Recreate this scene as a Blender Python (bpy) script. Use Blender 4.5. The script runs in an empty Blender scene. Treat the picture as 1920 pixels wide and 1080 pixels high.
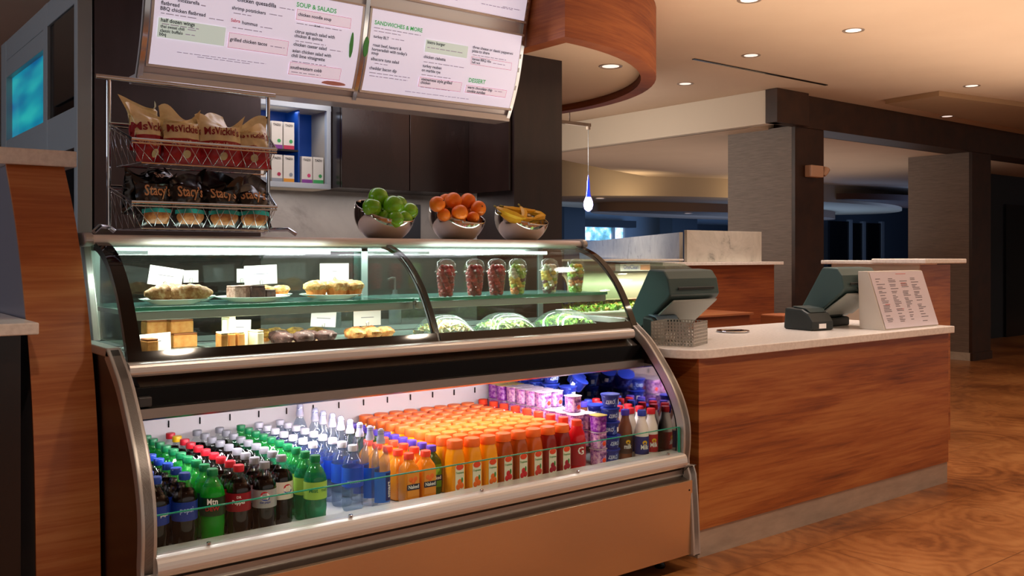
import bpy, bmesh, math, random
from mathutils import Vector, Matrix, noise
random.seed(7)
SC = bpy.context.scene
COL = SC.collection
PI = math.pi

# ---------------------------------------------------------------- camera
F_PX, HOR, CX, EYE = 1746.0, 478.0, 960.0, 1.33
TH = math.radians(38.3)                       # camera turned from +Y towards +X
cam_d = bpy.data.cameras.new('camera'); cam = bpy.data.objects.new('camera', cam_d); COL.objects.link(cam)
cam.location = (0, 0, EYE); cam.rotation_euler = (PI/2, 0, -TH)
cam_d.sensor_width = 36; cam_d.lens = F_PX/1920*36; cam_d.shift_y = -(540-HOR)/1920
cam_d.clip_start = .05; cam_d.clip_end = 100
SC.camera = cam
# ---------------------------------------------------------------- world, exposure
w = bpy.data.worlds.new('world'); SC.world = w; w.use_nodes = True
w.node_tree.nodes['Background'].inputs[0].default_value = (1.0, .86, .76, 1)
w.node_tree.nodes['Background'].inputs[1].default_value = .40
SC.view_settings.view_transform = 'Standard'; SC.view_settings.look = 'None'
SC.view_settings.gamma = 1; SC.view_settings.use_curve_mapping = False
SC.view_settings.exposure = 0.15
SC.cycles.max_bounces = 10; SC.cycles.transparent_max_bounces = 24; SC.cycles.sample_clamp_indirect = 4
SC.cycles.caustics_reflective = False; SC.cycles.caustics_refractive = False
SC.cycles.diffuse_bounces = 4; SC.cycles.use_denoising = True

def light(name, kind, loc, power, color=(1, .8, .6), rot=(0, 0, 0), size=.1, size_y=None, spot=None, blend=.6, parent=None):
    d = bpy.data.lights.new(name, kind); o = bpy.data.objects.new(name, d); COL.objects.link(o)
    d.energy = power; d.color = color; o.location = loc; o.rotation_euler = rot
    if kind == 'AREA':
        d.size = size
        if size_y: d.shape = 'RECTANGLE'; d.size_y = size_y
    else: d.shadow_soft_size = size
    if kind == 'SPOT': d.spot_size = math.radians(spot or 100); d.spot_blend = blend
    if parent: o.parent = parent
    return o
WARM = (1, .72, .48)
# room ceiling fixtures: downlight grid over the lobby, out of the picture
for x, y, p in ((0.2, 1.0, 115), (1.9, 1.0, 130), (3.6, 1.0, 90), (5.4, 1.6, 55), (1.0, -1.0, 40), (3.4, -1.0, 40), (7.4, 2.4, 60), (9.4, 3.0, 60), (11.6, 3.4, 55), (14.0, 4.4, 60), (17.0, 5.0, 50), (6.0, -.5, 50), (9, .5, 50)):
    light('lobby_downlight', 'SPOT', (x, y, 2.93), p, (1, .80, .60), (0, 0, 0), .07, spot=125, blend=.8)
# added fill brightening the ceilings: floating upward areas, no cove fixture
light('cove_light', 'AREA', (6.5, 2.0, 1.9), 110, (1, .80, .62), (PI, 0, 0), 6, 4)
light('cove_light', 'AREA', (10.5, 8.0, 1.3), 28, (1, .84, .72), (PI, 0, 0), 6, 3)
# tubes inside the case
light('case_tube_light', 'AREA', (1.34, 3.27, 1.331), 4, (.95, 1, .97), (.10, 0, 0), 1.0, .03)
light('case_tube_light', 'AREA', (2.46, 3.27, 1.331), 4, (.95, 1, .97), (.10, 0, 0), .9, .03)
light('well_tube_light', 'AREA', (1.94, 2.955, .850), 14, (1, .86, .92), (.45, 0, 0), 2.0, .03)
light('shelf_light', 'AREA', (1.42, 3.115, 1.112), 2.6, (1, .97, .9), (.3, 0, 0), 1.0, .02)
light('shelf_light', 'AREA', (2.50, 3.115, 1.112), 2.6, (1, .97, .9), (.3, 0, 0), .95, .02)
light('rear_tube_light', 'AREA', (1.92, 3.50, 1.355), 13, (.9, 1, .96), (.15, 0, 0), 2.0, .03)
light('guard_light', 'AREA', (4.6, 4.48, 1.19), 3.5, (1, .93, .8), (.5, 0, 0), .9, .05)
light('dining_pendant_glow', 'AREA', (5.6, 6.7, 2.3), 14, (1, .93, .88), (0, -1.02, 0), .5, .5)  # added fill for the marble screen, not a fixture
# work lights over the serving area behind the case
light('kitchen_light', 'AREA', (2.6, 4.5, 2.6), 14, (1, .9, .88), (0, 0, 0), 1.2, .3)
light('under_cabinet_light', 'AREA', (2.9, 4.98, 1.70), 2.2, (1, .92, .88), (0, 0, 0), 1.0, .04)  # added to brighten the backsplash, no lamp known under the cabinet
light('under_cabinet_light', 'AREA', (2.2, 5.05, 1.70), .8, (1, .92, .88), (0, 0, 0), .5, .04)  # second added fill for the backsplash
for x, y in ((4.2, 3.2), (5.4, 3.4), (6.2, 4.3)): light('prep_light', 'SPOT', (x, y, 2.92 if x > 5.2 else 2.9), 55, (1, .92, .88), (0, 0, 0), .1, spot=95, blend=.9)
light('dining_pendant_glow', 'AREA', (5.2, 7.6, 2.2), 22, (1, .88, .74), (0, -PI/2, 0), .8, .8)  # added fill that lights the pale cross beam, not a fixture
light('side_window_daylight', 'AREA', (-3.2, 5.0, 1.9), 55, (.72, .82, 1), (0, -PI/2, 0), 1.6, 3)  # added blue fill for wall unit and partition, no window there
light('window_daylight', 'AREA', (15, 12.6, 1.3), 70, (.3, .55, 1), (PI/2, 0, 0), 8, 1.5)  # added blue fill aimed at the far wall
# daylight at the far windows, then two added blue fills away from them
light('window_daylight', 'AREA', (13.4, 15.6, 1.9), 18, (.30, .55, 1), (-PI/2, 0, 0), 7, 1.6)
light('window_daylight', 'AREA', (17, 12, 1.0), 60, (.30, .55, 1), (PI, 0, 0), 5, 3)
light('window_daylight', 'AREA', (19, 8.2, 1.5), 60, (.3, .5, 1), (PI/2, 0, 0), 3, 1.6)

# ================================================================= colour + materials
def c(h):
    h = h.lstrip('#'); v = [int(h[i:i+2], 16)/255 for i in (0, 2, 4)]
    return tuple((x/12.92 if x <= .04045 else ((x+.055)/1.055)**2.4) for x in v) + (1,)
def mat(name, color='#808080', rough=.5, metal=0., trans=0., emit=None, estr=0., coat=0., ior=1.45, spec=.5, sss=0.):
    m = bpy.data.materials.new(name); m.use_nodes = True
    b = m.node_tree.nodes['Principled BSDF']
    b.inputs['Base Color'].default_value = c(color) if isinstance(color, str) else color
    b.inputs['Roughness'].default_value = rough; b.inputs['Metallic'].default_value = metal
    b.inputs['Transmission Weight'].default_value = trans; b.inputs['IOR'].default_value = ior
    b.inputs['Coat Weight'].default_value = coat; b.inputs['Coat Roughness'].default_value = .08
    b.inputs['Specular IOR Level'].default_value = spec
    if emit: b.inputs['Emission Color'].default_value = c(emit); b.inputs['Emission Strength'].default_value = estr
    if sss: b.inputs['Subsurface Weight'].default_value = sss; b.inputs['Subsurface Radius'].default_value = (.02, .01, .005)
    return m
def N(m, t, **kw):
    n = m.node_tree.nodes.new(t)
    for k, v in kw.items(): setattr(n, k, v)
    return n
def L(m, a, b): m.node_tree.links.new(a, b)
def bsdf(m): return m.node_tree.nodes['Principled BSDF']
def ramp(m, stops, fac):
    r = N(m, 'ShaderNodeValToRGB'); e = r.color_ramp.elements
    while len(e) < len(stops): e.new(.5)
    for x, (p, col) in zip(e, stops): x.position = p; x.color = c(col)
    L(m, fac, r.inputs[0]); return r.outputs[0]
def coords(m, scale=(1, 1, 1), kind='Object', rot=(0, 0, 0)):
    t = N(m, 'ShaderNodeTexCoord'); mp = N(m, 'ShaderNodeMapping'); L(m, t.outputs[kind], mp.inputs[0])
    mp.inputs['Scale'].default_value = scale; mp.inputs['Rotation'].default_value = rot
    return mp.outputs[0]
def noise_tex(m, vec, scale, detail=4, rough=.55, dist=0):
    n = N(m, 'ShaderNodeTexNoise'); L(m, vec, n.inputs['Vector'])
    n.inputs['Scale'].default_value = scale; n.inputs['Detail'].default_value = detail
    n.inputs['Roughness'].default_value = rough; n.inputs['Distortion'].default_value = dist
    return n.outputs[0]
def bump(m, fac, strength=.2, dist=.01):
    b = N(m, 'ShaderNodeBump'); b.inputs['Strength'].default_value = strength; b.inputs['Distance'].default_value = dist
    L(m, fac, b.inputs['Height']); L(m, b.outputs[0], bsdf(m).inputs['Normal'])
def noisy(name, stops, scale=(1, 1, 1), ns=5, rough=.5, detail=4, bmp=0, dist=0, **kw):
    m = mat(name, '#808080', rough, **kw); v = coords(m, scale); f = noise_tex(m, v, ns, detail, .6, dist)
    L(m, ramp(m, stops, f), bsdf(m).inputs['Base Color'])
    if bmp: bump(m, f, bmp)
    return m
def wood(name, stops, rough=.32, scale=(1.1, 1.1, 26), coat=.15, big=(.35, .35, 3.5)):
    m = mat(name, rough=rough, coat=coat)
    f1 = noise_tex(m, coords(m, scale), 2.2, 8, .68, .5)
    f2 = noise_tex(m, coords(m, big), 2.0, 3, .5, .8)
    mx = N(m, 'ShaderNodeMath', operation='MULTIPLY_ADD'); L(m, f2, mx.inputs[0]); mx.inputs[1].default_value = .55
    ml = N(m, 'ShaderNodeMath', operation='MULTIPLY'); L(m, f1, ml.inputs[0]); ml.inputs[1].default_value = .6
    L(m, ml.outputs[0], mx.inputs[2])
    L(m, ramp(m, stops, mx.outputs[0]), bsdf(m).inputs['Base Color'])
    return m
def glass(name, tint=(.93, 1, .97), refl=.10, rough=0.02, diffuse=None, dw=0.):
    m = bpy.data.materials.new(name); m.use_nodes = True; nt = m.node_tree; nt.nodes.clear()
    out = nt.nodes.new('ShaderNodeOutputMaterial'); tr = nt.nodes.new('ShaderNodeBsdfTransparent'); tr.inputs[0].default_value = (*tint, 1)
    gl = nt.nodes.new('ShaderNodeBsdfGlossy'); gl.inputs['Roughness'].default_value = rough
    lw = nt.nodes.new('ShaderNodeLayerWeight'); lw.inputs['Blend'].default_value = .5
    pw = nt.nodes.new('ShaderNodeMath'); pw.operation = 'POWER'; pw.inputs[1].default_value = 4; nt.links.new(lw.outputs['Facing'], pw.inputs[0])
    ma = nt.nodes.new('ShaderNodeMath'); ma.operation = 'MULTIPLY_ADD'; ma.inputs[1].default_value = .5; ma.inputs[2].default_value = .012+refl*.10
    nt.links.new(pw.outputs[0], ma.inputs[0]); ma.use_clamp = True
    mx = nt.nodes.new('ShaderNodeMixShader'); nt.links.new(ma.outputs[0], mx.inputs[0])
    src = tr.outputs[0]
    if diffuse:
        df = nt.nodes.new('ShaderNodeBsdfDiffuse'); df.inputs[0].default_value = c(diffuse)
        m2 = nt.nodes.new('ShaderNodeMixShader'); m2.inputs[0].default_value = dw
        nt.links.new(tr.outputs[0], m2.inputs[1]); nt.links.new(df.outputs[0], m2.inputs[2]); src = m2.outputs[0]
    nt.links.new(src, mx.inputs[1]); nt.links.new(gl.outputs[0], mx.inputs[2]); nt.links.new(mx.outputs[0], out.inputs[0])
    return m

WOOD = wood('cherry_veneer', [(.32, '#4a200e'), (.44, '#7c4020'), (.54, '#995428'), (.68, '#b0703c')])
WOODL = wood('teak_veneer', [(.34, '#6a3218'), (.45, '#9a5228'), (.56, '#ae6434'), (.7, '#c07c48')], scale=(1.1, 1.1, 30))
WOODD = wood('wood_fascia', [(.34, '#3c1606'), (.5, '#7c3a18'), (.7, '#9c5628')], rough=.6, coat=0)
ESP = noisy('espresso_laminate', [(.3, '#1c1212'), (.7, '#2a1b19')], (1, 1, .2), 14, .38)
ESPW = noisy('espresso_wall', [(.3, '#45383a'), (.7, '#544548')], (1, 1, .3), 6, .55)
CABD = noisy('dark_cabinet', [(.3, '#170f0e'), (.7, '#2a1c19')], (1, 1, .3), 3, .22)
BEAM = noisy('dark_brown_beam', [(.3, '#2b180d'), (.7, '#3e2414')], (1, 1, 1), 6, .5)
BLACK = mat('black_plastic', '#050506', .18, spec=.25)
BLKGL = mat('black_glass_border', '#030303', .06, spec=.6)
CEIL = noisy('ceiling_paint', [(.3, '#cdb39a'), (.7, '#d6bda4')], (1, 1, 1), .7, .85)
SOFF = mat('soffit_paint', '#cfc0ad', .85)
WALLW = mat('cream_wall', '#c9bda9', .8)
BLUEW = mat('far_wall_paint', '#8793a0', .8)
FARD = mat('far_dark_wall', '#1b2029', .6)
GREYP = mat('metallic_grey_frame', '#9a9e9f', .4, .3)
STEEL = mat('brushed_steel', '#a7a29c', .3, 1.)
v_ = coords(STEEL, (1, 60, 60)); f_ = noise_tex(STEEL, v_, 8, 3); bump(STEEL, f_, .04)
PANEL = mat('stainless_panel', '#dcc2a0', .27, 1.)
f_ = noise_tex(PANEL, coords(PANEL, (2, 2, 200)), 6, 3); bump(PANEL, f_, .05)
ALU = mat('satin_aluminium', '#d2cdcb', .32, .45)
ALUD = mat('bumper_metal', '#b4afac', .35, .5)
MIRR = mat('mirror_side', '#a8a8ac', .06, 1.)
CHROME = mat('chrome', '#c9ccd2', .12, 1.)
WIREM = mat('chrome_wire', '#b9bdc4', .18, 1.)
BOWLM = mat('polished_bowl', '#cfc9c2', .07, 1.)
WHITE = mat('white_enamel', '#e6e2de', .4)
WELLW = mat('well_liner', '#c6c2c2', .35)
QUARTZ = noisy('white_quartz', [(.35, '#e2dcd8'), (.6, '#efeae6')], (1, 1, 1), 60, .22, 3)
MARB = mat('marble', rough=.25)
_f = noise_tex(MARB, coords(MARB, (1, 1, 1)), 3.2, 8, .7, 1.6)
L(MARB, ramp(MARB, [(.30, '#7f7f78'), (.42, '#bdb8ad'), (.6, '#cbc6bb')], _f), bsdf(MARB).inputs['Base Color'])
BSPL = noisy('grey_marble_backsplash', [(.3, '#7f7875'), (.45, '#968f8b'), (.7, '#a39c97')], (1, 1, 1), 3, .3, 8, dist=1.2)
KICK = noisy('kick_metal', [(.3, '#a89a8c'), (.7, '#bfb0a0')], (1, 1, 4), 5, .4, metal=.4)
WALLC = mat('grasscloth', '#6c6058', .8)
_f = noise_tex(WALLC, coords(WALLC, (2, 2, 70)), 3, 6, .7); L(WALLC, ramp(WALLC, [(.35, '#6e645e'), (.65, '#8d8178')], _f), bsdf(WALLC).inputs['Base Color'])
GLS = glass('case_glass', (.94, 1, .97), .05)
GLSIDE = glass('end_glass', (.80, .90, .84), .2)
GLEDGE = mat('green_glass_edge', '#2fae8c', .1, trans=.3)
SHELFG = glass('shelf_glass', (.84, .95, .92), .2, diffuse='#9ad8cc', dw=.07)
REARG = glass('rear_glass', (.55, .66, .64), .35)
TUBE = mat('fluorescent_tube', '#ffffff', .5, emit='#f4fff8', estr=9)
LAMP = mat('downlight_lens', '#ffffff', .5, emit='#ffe8dc', estr=.8)
TRIMW = mat('downlight_trim', '#8f7d6c', .4)
MENUW = mat('menu_backlit', '#d8d3e0', .35, emit='#d9cfe0', estr=.62)
INK = mat('ink_black', '#17141a', .6)
INKG = mat('ink_grey', '#a9a2ad', .6, emit='#a59cab', estr=.35)
INKGR = mat('ink_green', '#3faa55', .6, emit='#3faa55', estr=.35)
INKR = mat('ink_red', '#c0394a', .6, emit='#c0394a', estr=.3)
MGREEN = mat('menu_green_box', '#c6d2c6', .5, emit='#c4cfc6', estr=.55)
PPINK = mat('menu_pink_box', '#dccdd8', .5, emit='#dccbd8', estr=.6)
CREAM = mat('card_white', '#c2c0ba', .6)
GOLDT = mat('copper_lettering', '#e0a878', .4)
WHT = mat('print_white', '#f2f2f2', .5)
FLOORM = mat('wood_look_tile', rough=.30)
def build_floor(m):
    v = coords(m, (1, 1, 1)); br = N(m, 'ShaderNodeTexBrick'); L(m, v, br.inputs['Vector'])
    br.inputs['Scale'].default_value = 1.; br.inputs['Brick Width'].default_value = .62; br.inputs['Row Height'].default_value = .62
    br.inputs['Mortar Size'].default_value = .0025; br.offset = 0; br.inputs['Mortar Smooth'].default_value = .2
    br.inputs['Color1'].default_value = (.25, .25, .25, 1); br.inputs['Color2'].default_value = (.75, .75, .75, 1)
    vo = N(m, 'ShaderNodeTexVoronoi'); L(m, v, vo.inputs['Vector']); vo.inputs['Scale'].default_value = 1.9
    n1 = noise_tex(m, v, 2.5, 6, .6, .6)
    a = N(m, 'ShaderNodeMath', operation='MULTIPLY_ADD'); L(m, n1, a.inputs[0]); a.inputs[1].default_value = .55; L(m, vo.outputs['Distance'], a.inputs[2])
    s = N(m, 'ShaderNodeMath', operation='MULTIPLY'); L(m, a.outputs[0], s.inputs[0]); s.inputs[1].default_value = 48
    sn = N(m, 'ShaderNodeMath', operation='SINE'); L(m, s.outputs[0], sn.inputs[0])
    n2 = noise_tex(m, coords(m, (1, 1, 1)), 1.3, 5, .6)
    n3 = noise_tex(m, coords(m, (9, 3, 1)), 3.0, 6, .7)
    x = N(m, 'ShaderNodeMath', operation='MULTIPLY_ADD'); L(m, sn.outputs[0], x.inputs[0]); x.inputs[1].default_value = .06; L(m, n2, x.inputs[2])
    y = N(m, 'ShaderNodeMath', operation='MULTIPLY_ADD'); L(m, n3, y.inputs[0]); y.inputs[1].default_value = .35; L(m, x.outputs[0], y.inputs[2])
    sb = N(m, 'ShaderNodeMath', operation='MULTIPLY_ADD'); L(m, br.outputs['Color'], sb.inputs[0]); sb.inputs[1].default_value = .10; L(m, y.outputs[0], sb.inputs[2])
    col = ramp(m, [(.45, '#5a3018'), (.62, '#824e28'), (.75, '#9a6236'), (.92, '#ab7444')], sb.outputs[0])
    mx = N(m, 'ShaderNodeMixRGB'); L(m, br.outputs['Fac'], mx.inputs[0]); L(m, col, mx.inputs[1]); mx.inputs[2].default_value = c('#6a4022')
    L(m, mx.outputs[0], bsdf(m).inputs['Base Color'])
build_floor(FLOORM)

# ================================================================= mesh builder
class MB:
    def __init__(s): s.v = []; s.f = []; s.m = []; s.sm = []; s.M = Matrix.Identity(4); s.mi = 0
    def add(s, vs, fs, smooth=False):
        n = len(s.v); s.v += [tuple(s.M @ Vector(p)) for p in vs]
        for f in fs: s.f.append([n+i for i in f]); s.m.append(s.mi); s.sm.append(smooth)
        return s
    def box(s, x0, x1, y0, y1, z0, z1):
        v = [(x, y, z) for z in (z0, z1) for y in (y0, y1) for x in (x0, x1)]
        return s.add(v, [(0, 2, 3, 1), (4, 5, 7, 6), (0, 1, 5, 4), (2, 6, 7, 3), (0, 4, 6, 2), (1, 3, 7, 5)])
    def prism(s, poly, a, b, axis='x', smooth=False):
        def P(p, t): return (t, p[0], p[1]) if axis == 'x' else ((p[0], t, p[1]) if axis == 'y' else (p[0], p[1], t))
        n = len(poly); v = [P(p, a) for p in poly] + [P(p, b) for p in poly]
        s.add(v, [(i, (i+1) % n, n+(i+1) % n, n+i) for i in range(n)], smooth)
        return s.add(v, [tuple(range(n))[::-1], tuple(range(n, 2*n))])
    def strip(s, pts, a, b, th, axis='x'):
        """a sheet of thickness th following the open profile pts (2D), swept along an axis"""
        q = []
        for i, p in enumerate(pts):
            p0 = pts[max(i-1, 0)]; p1 = pts[min(i+1, len(pts)-1)]
            d = Vector((p1[0]-p0[0], p1[1]-p0[1])).normalized(); q.append((p[0]-d.y*th, p[1]+d.x*th))
        def P(p, t): return (t, p[0], p[1]) if axis == 'x' else (p[0], p[1], t)
        n = len(pts); v = [P(p, a) for p in pts]+[P(p, b) for p in pts]+[P(p, a) for p in q]+[P(p, b) for p in q]
        f = []
        for i in range(n-1): f += [(i, i+1, n+i+1, n+i), (2*n+i, 3*n+i, 3*n+i+1, 2*n+i+1)]
        s.add(v, f, True)
        g = []
        for i in range(n-1): g += [(i, 2*n+i, 2*n+i+1, i+1), (n+i, n+i+1, 3*n+i+1, 3*n+i)]
        g += [(0, n, 3*n, 2*n), (n-1, 3*n-1, 4*n-1, 2*n-1)]
        return s.add(v, g)
    def lathe(s, prof, cx=0, cy=0, cz=0, seg=20, mats=None, close=True):
        n = len(prof); v = []
        for r, z in prof:
            for k in range(seg):
                a = 2*PI*k/seg; v.append((cx+r*math.cos(a), cy+r*math.sin(a), cz+z))
        base = s.mi
        for i in range(n-1):
            if mats: s.mi = mats[i]
            s.add(v, [], True) if False else None
        start = len(s.v); s.v += [tuple(s.M @ Vector(p)) for p in v]
        for i in range(n-1):
            for k in range(seg):
                k2 = (k+1) % seg
                s.f.append([start+i*seg+k, start+i*seg+k2, start+(i+1)*seg+k2, start+(i+1)*seg+k]); s.m.append(mats[i] if mats else base); s.sm.append(True)
        if close:
            if prof[0][0] > 1e-4: s.f.append([start+k for k in range(seg)][::-1]); s.m.append(mats[0] if mats else base); s.sm.append(False)
            if prof[-1][0] > 1e-4: s.f.append([start+(n-1)*seg+k for k in range(seg)]); s.m.append(mats[-1] if mats else base); s.sm.append(False)
        s.mi = base
        return s
    def tube(s, pts, r, seg=8, closed=False):
        pts = [Vector(p) for p in pts]; n = len(pts); start = len(s.v); up = None
        for i, p in enumerate(pts):
            a = pts[(i-1) % n] if closed or i else p; b = pts[(i+1) % n] if closed or i < n-1 else p
            d = (b-a).normalized()
            if up is None: up = d.orthogonal().normalized()
            else:
                up = (up - d*up.dot(d)); up = up.normalized() if up.length > 1e-6 else d.orthogonal().normalized()
            w_ = d.cross(up); rr = r[i] if isinstance(r, (list, tuple)) else r
            for k in range(seg):
                t = 2*PI*k/seg; s.v.append(tuple(s.M @ (p + (up*math.cos(t)+w_*math.sin(t))*rr)))
        for i in range(n if closed else n-1):
            j = (i+1) % n
            for k in range(seg):
                k2 = (k+1) % seg
                s.f.append([start+i*seg+k, start+i*seg+k2, start+j*seg+k2, start+j*seg+k]); s.m.append(s.mi); s.sm.append(True)
        if not closed:
            s.f.append([start+k for k in range(seg)][::-1]); s.m.append(s.mi); s.sm.append(False)
            s.f.append([start+(n-1)*seg+k for k in range(seg)]); s.m.append(s.mi); s.sm.append(False)
        return s
    def blob(s, cx, cy, cz, rx, ry, rz, amp=.08, fr=2.5, seed=0, rings=10, seg=14):
        v = []; f = []
        for i in range(rings+1):
            ph = PI*i/rings
            for k in range(seg):
                t = 2*PI*k/seg; d = Vector((math.sin(ph)*math.cos(t), math.sin(ph)*math.sin(t), math.cos(ph)))
                q = 1+amp*(noise.noise(d*fr+Vector((seed*3.7, seed*1.3, seed)))*2)
                v.append((cx+d.x*rx*q, cy+d.y*ry*q, cz+d.z*rz*q))
        for i in range(rings):
            for k in range(seg):
                k2 = (k+1) % seg; f.append((i*seg+k, (i+1)*seg+k, (i+1)*seg+k2, i*seg+k2))
        return s.add(v, f, True)
    def build(s, name, mats, parent=None, bevel=0, loc=None, rotz=0, solid=0, sub=0):
        me = bpy.data.meshes.new(name); me.from_pydata(s.v, [], s.f)
        for m in (mats if isinstance(mats, (list, tuple)) else [mats]): me.materials.append(m)
        me.polygons.foreach_set('material_index', s.m); me.polygons.foreach_set('use_smooth', s.sm); me.update()
        bm = bmesh.new(); bm.from_mesh(me); bmesh.ops.remove_doubles(bm, verts=bm.verts, dist=1e-6)
        bmesh.ops.recalc_face_normals(bm, faces=bm.faces)
        for e in bm.edges:
            if len(e.link_faces) == 2 and e.calc_face_angle(0) > .75: e.smooth = False
        bm.to_mesh(me); bm.free()
        o = bpy.data.objects.new(name, me); COL.objects.link(o)
        if parent is not None: o.parent = parent
        if loc is not None: o.location = loc
        o.rotation_euler.z = rotz
        if solid: q = o.modifiers.new('s', 'SOLIDIFY'); q.thickness = solid; q.offset = 0
        if bevel:
            q = o.modifiers.new('b', 'BEVEL'); q.width = bevel; q.segments = 2; q.limit_method = 'ANGLE'; q.angle_limit = math.radians(40)
        if sub: q = o.modifiers.new('u', 'SUBSURF'); q.levels = sub; q.render_levels = sub
        return o
def box(name, m, x0, x1, y0, y1, z0, z1, parent=None, bevel=0): return MB().box(x0, x1, y0, y1, z0, z1).build(name, m, parent, bevel)
def T(o, label, cat, group=None, kind=None):
    if label: o['label'] = label
    if cat: o['category'] = cat
    if group: o['group'] = group
    if kind: o['kind'] = kind
    return o
def empty(name, loc, label, cat, group=None, rotz=0):
    o = bpy.data.objects.new(name, None); COL.objects.link(o); o.location = loc; o.rotation_euler.z = rotz; o.empty_display_size = .05
    return T(o, label, cat, group)
def struct(o): o['kind'] = 'structure'; return o
def clone(o, loc=None, rotz=None, label=None, parent=None, skip=()):
    n = o.copy(); COL.objects.link(n)
    if parent is not None: n.parent = parent
    if loc is not None: n.location = loc
    if rotz is not None: n.rotation_euler.z = rotz
    if label: n['label'] = label
    for ch in list(o.children):
        if ch.name.split('.')[0] in skip: continue
        clone(ch, parent=n, skip=skip)
    return n
_tc = {}
def text_geo(s):
    if s not in _tc:
        cu = bpy.data.curves.new('t', 'FONT'); cu.body = s; cu.size = 1; cu.resolution_u = 2; cu.offset = .020
        o = bpy.data.objects.new('t', cu); COL.objects.link(o)
        dg = bpy.context.evaluated_depsgraph_get(); me = bpy.data.meshes.new_from_object(o.evaluated_get(dg))
        v = [(p.co.x, p.co.y) for p in me.vertices]; f = [tuple(p.vertices) for p in me.polygons]
        x0 = min(p[0] for p in v); x1 = max(p[0] for p in v); v = [(p[0]-x0, p[1]) for p in v]
        _tc[s] = (v, f, x1-x0)
        bpy.data.objects.remove(o); bpy.data.curves.remove(cu); bpy.data.meshes.remove(me)
    return _tc[s]
def put_text(mb, s, fn, height=None, width=None, center=False, squash=1.0):
    v, f, wd = text_geo(s)
    k = height if height else width/wd
    kx = (width/wd if width else k)
    ox = -wd*kx/2 if center else 0
    mb.add([fn(x*kx+ox, y*k*squash) for x, y in v], f); return wd*kx
ORD = ['front', 'second', 'third', 'fourth', 'fifth', 'sixth', 'seventh', 'eighth', 'ninth', 'tenth', 'eleventh', 'twelfth']
def ordn(i): return 'at the front' if i == 0 else ORD[i]+' from the front'
def ray(u, v):
    a = (u-CX)/F_PX
    return Vector((math.sin(TH)+a*math.cos(TH), math.cos(TH)-a*math.sin(TH), (HOR-v)/F_PX))
def lerp_prof(pts, z):
    """Y on a (Y, z) profile at height z"""
    p = sorted(pts, key=lambda q: q[1])
    if z <= p[0][1]: return p[0][0]
    for a, b in zip(p, p[1:]):
        if z <= b[1]: return a[0]+(b[0]-a[0])*(z-a[1])/max(b[1]-a[1], 1e-6)
    return p[-1][0]
def smooth_prof(pts, n=4):
    out = []
    P = [Vector(p) for p in pts]
    for i in range(len(P)-1):
        p0 = P[max(i-1, 0)]; p1 = P[i]; p2 = P[i+1]; p3 = P[min(i+2, len(P)-1)]
        for k in range(n):
            t = k/n; out.append(tuple(.5*((2*p1)+(p2-p0)*t+(2*p0-5*p1+4*p2-p3)*t*t+(3*p1-p0-3*p2+p3)*t**3)))
    out.append(tuple(P[-1])); return out

# ================================================================= room shell
struct(box('floor', FLOORM, -5, 30, -5, 20, -.05, 0))
CZ = 2.95
def ceiling():
    mb = MB(); mb.box(-5, 30, -5, 5.5, CZ, CZ+.06); mb.box(-5, 7.6, 5.5, 20, CZ, CZ+.06); mb.box(7.6, 30, 5.5, 20, CZ+.0, CZ+.06)
    struct(mb.build('ceiling', CEIL))
ceiling()
# lower ceiling over the dining side with a curved far edge, its fascia, and the dark beams
mb = MB(); arc = [(7.72+12*i/16, 9.2+1.1*math.sin(PI*i/16)*1.0 + .12*i) for i in range(17)]
mb.prism([(7.72, 5.9)]+[(19.72, 5.9)]+arc[::-1], 2.62, 2.94, 'z'); struct(mb.build('ceiling_lower', CEIL))
struct(box('beam_cross', SOFF, 7.62, 7.74, 5.52, 10, 2.62, 2.949))
mb = MB(); mb.box(7.6, 8.12, 5.48, 5.62, 2.62, 2.949); mb.box(8.12, 30, 5.56, 5.92, 2.62, 2.949); struct(mb.build('beam_long', BEAM, bevel=.004))
def pillar(x, n):
    mb = MB(); mb.box(x, x+.12, 5.62, 6.42, 0, 2.63); a = struct(mb.build('column_cladding_%d' % n, WALLC))
    mb = MB(); mb.box(x+.001, x+.5, 5.58, 5.64, 0, 2.62); mb.box(x+.12, x+.5, 5.63, 6.42, 0, 2.63); struct(mb.build('column_%d' % n, BEAM))
    mb = MB(); mb.box(x-.012, x+.12, 5.60, 6.43, 0, .1); struct(mb.build('trim_%d' % n, MARB))
    mb = MB(); mb.box(x-.012, x+.512, 5.565, 5.60, 0, .1); struct(mb.build('trim_%d' % (n+4), BEAM))
pillar(8.03, 1); pillar(11.75, 2); pillar(19.0, 3)
# coffer in the ceiling to the far side, linear slot diffuser
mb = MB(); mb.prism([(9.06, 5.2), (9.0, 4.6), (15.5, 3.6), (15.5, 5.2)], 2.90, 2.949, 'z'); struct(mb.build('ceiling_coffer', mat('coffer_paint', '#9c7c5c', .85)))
T(box('slot_diffuser', BLACK, 5.94, 7.85, 5.09, 5.12, 2.944, 2.952), 'long thin black air slot set in the beige ceiling', 'air vent')
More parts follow.
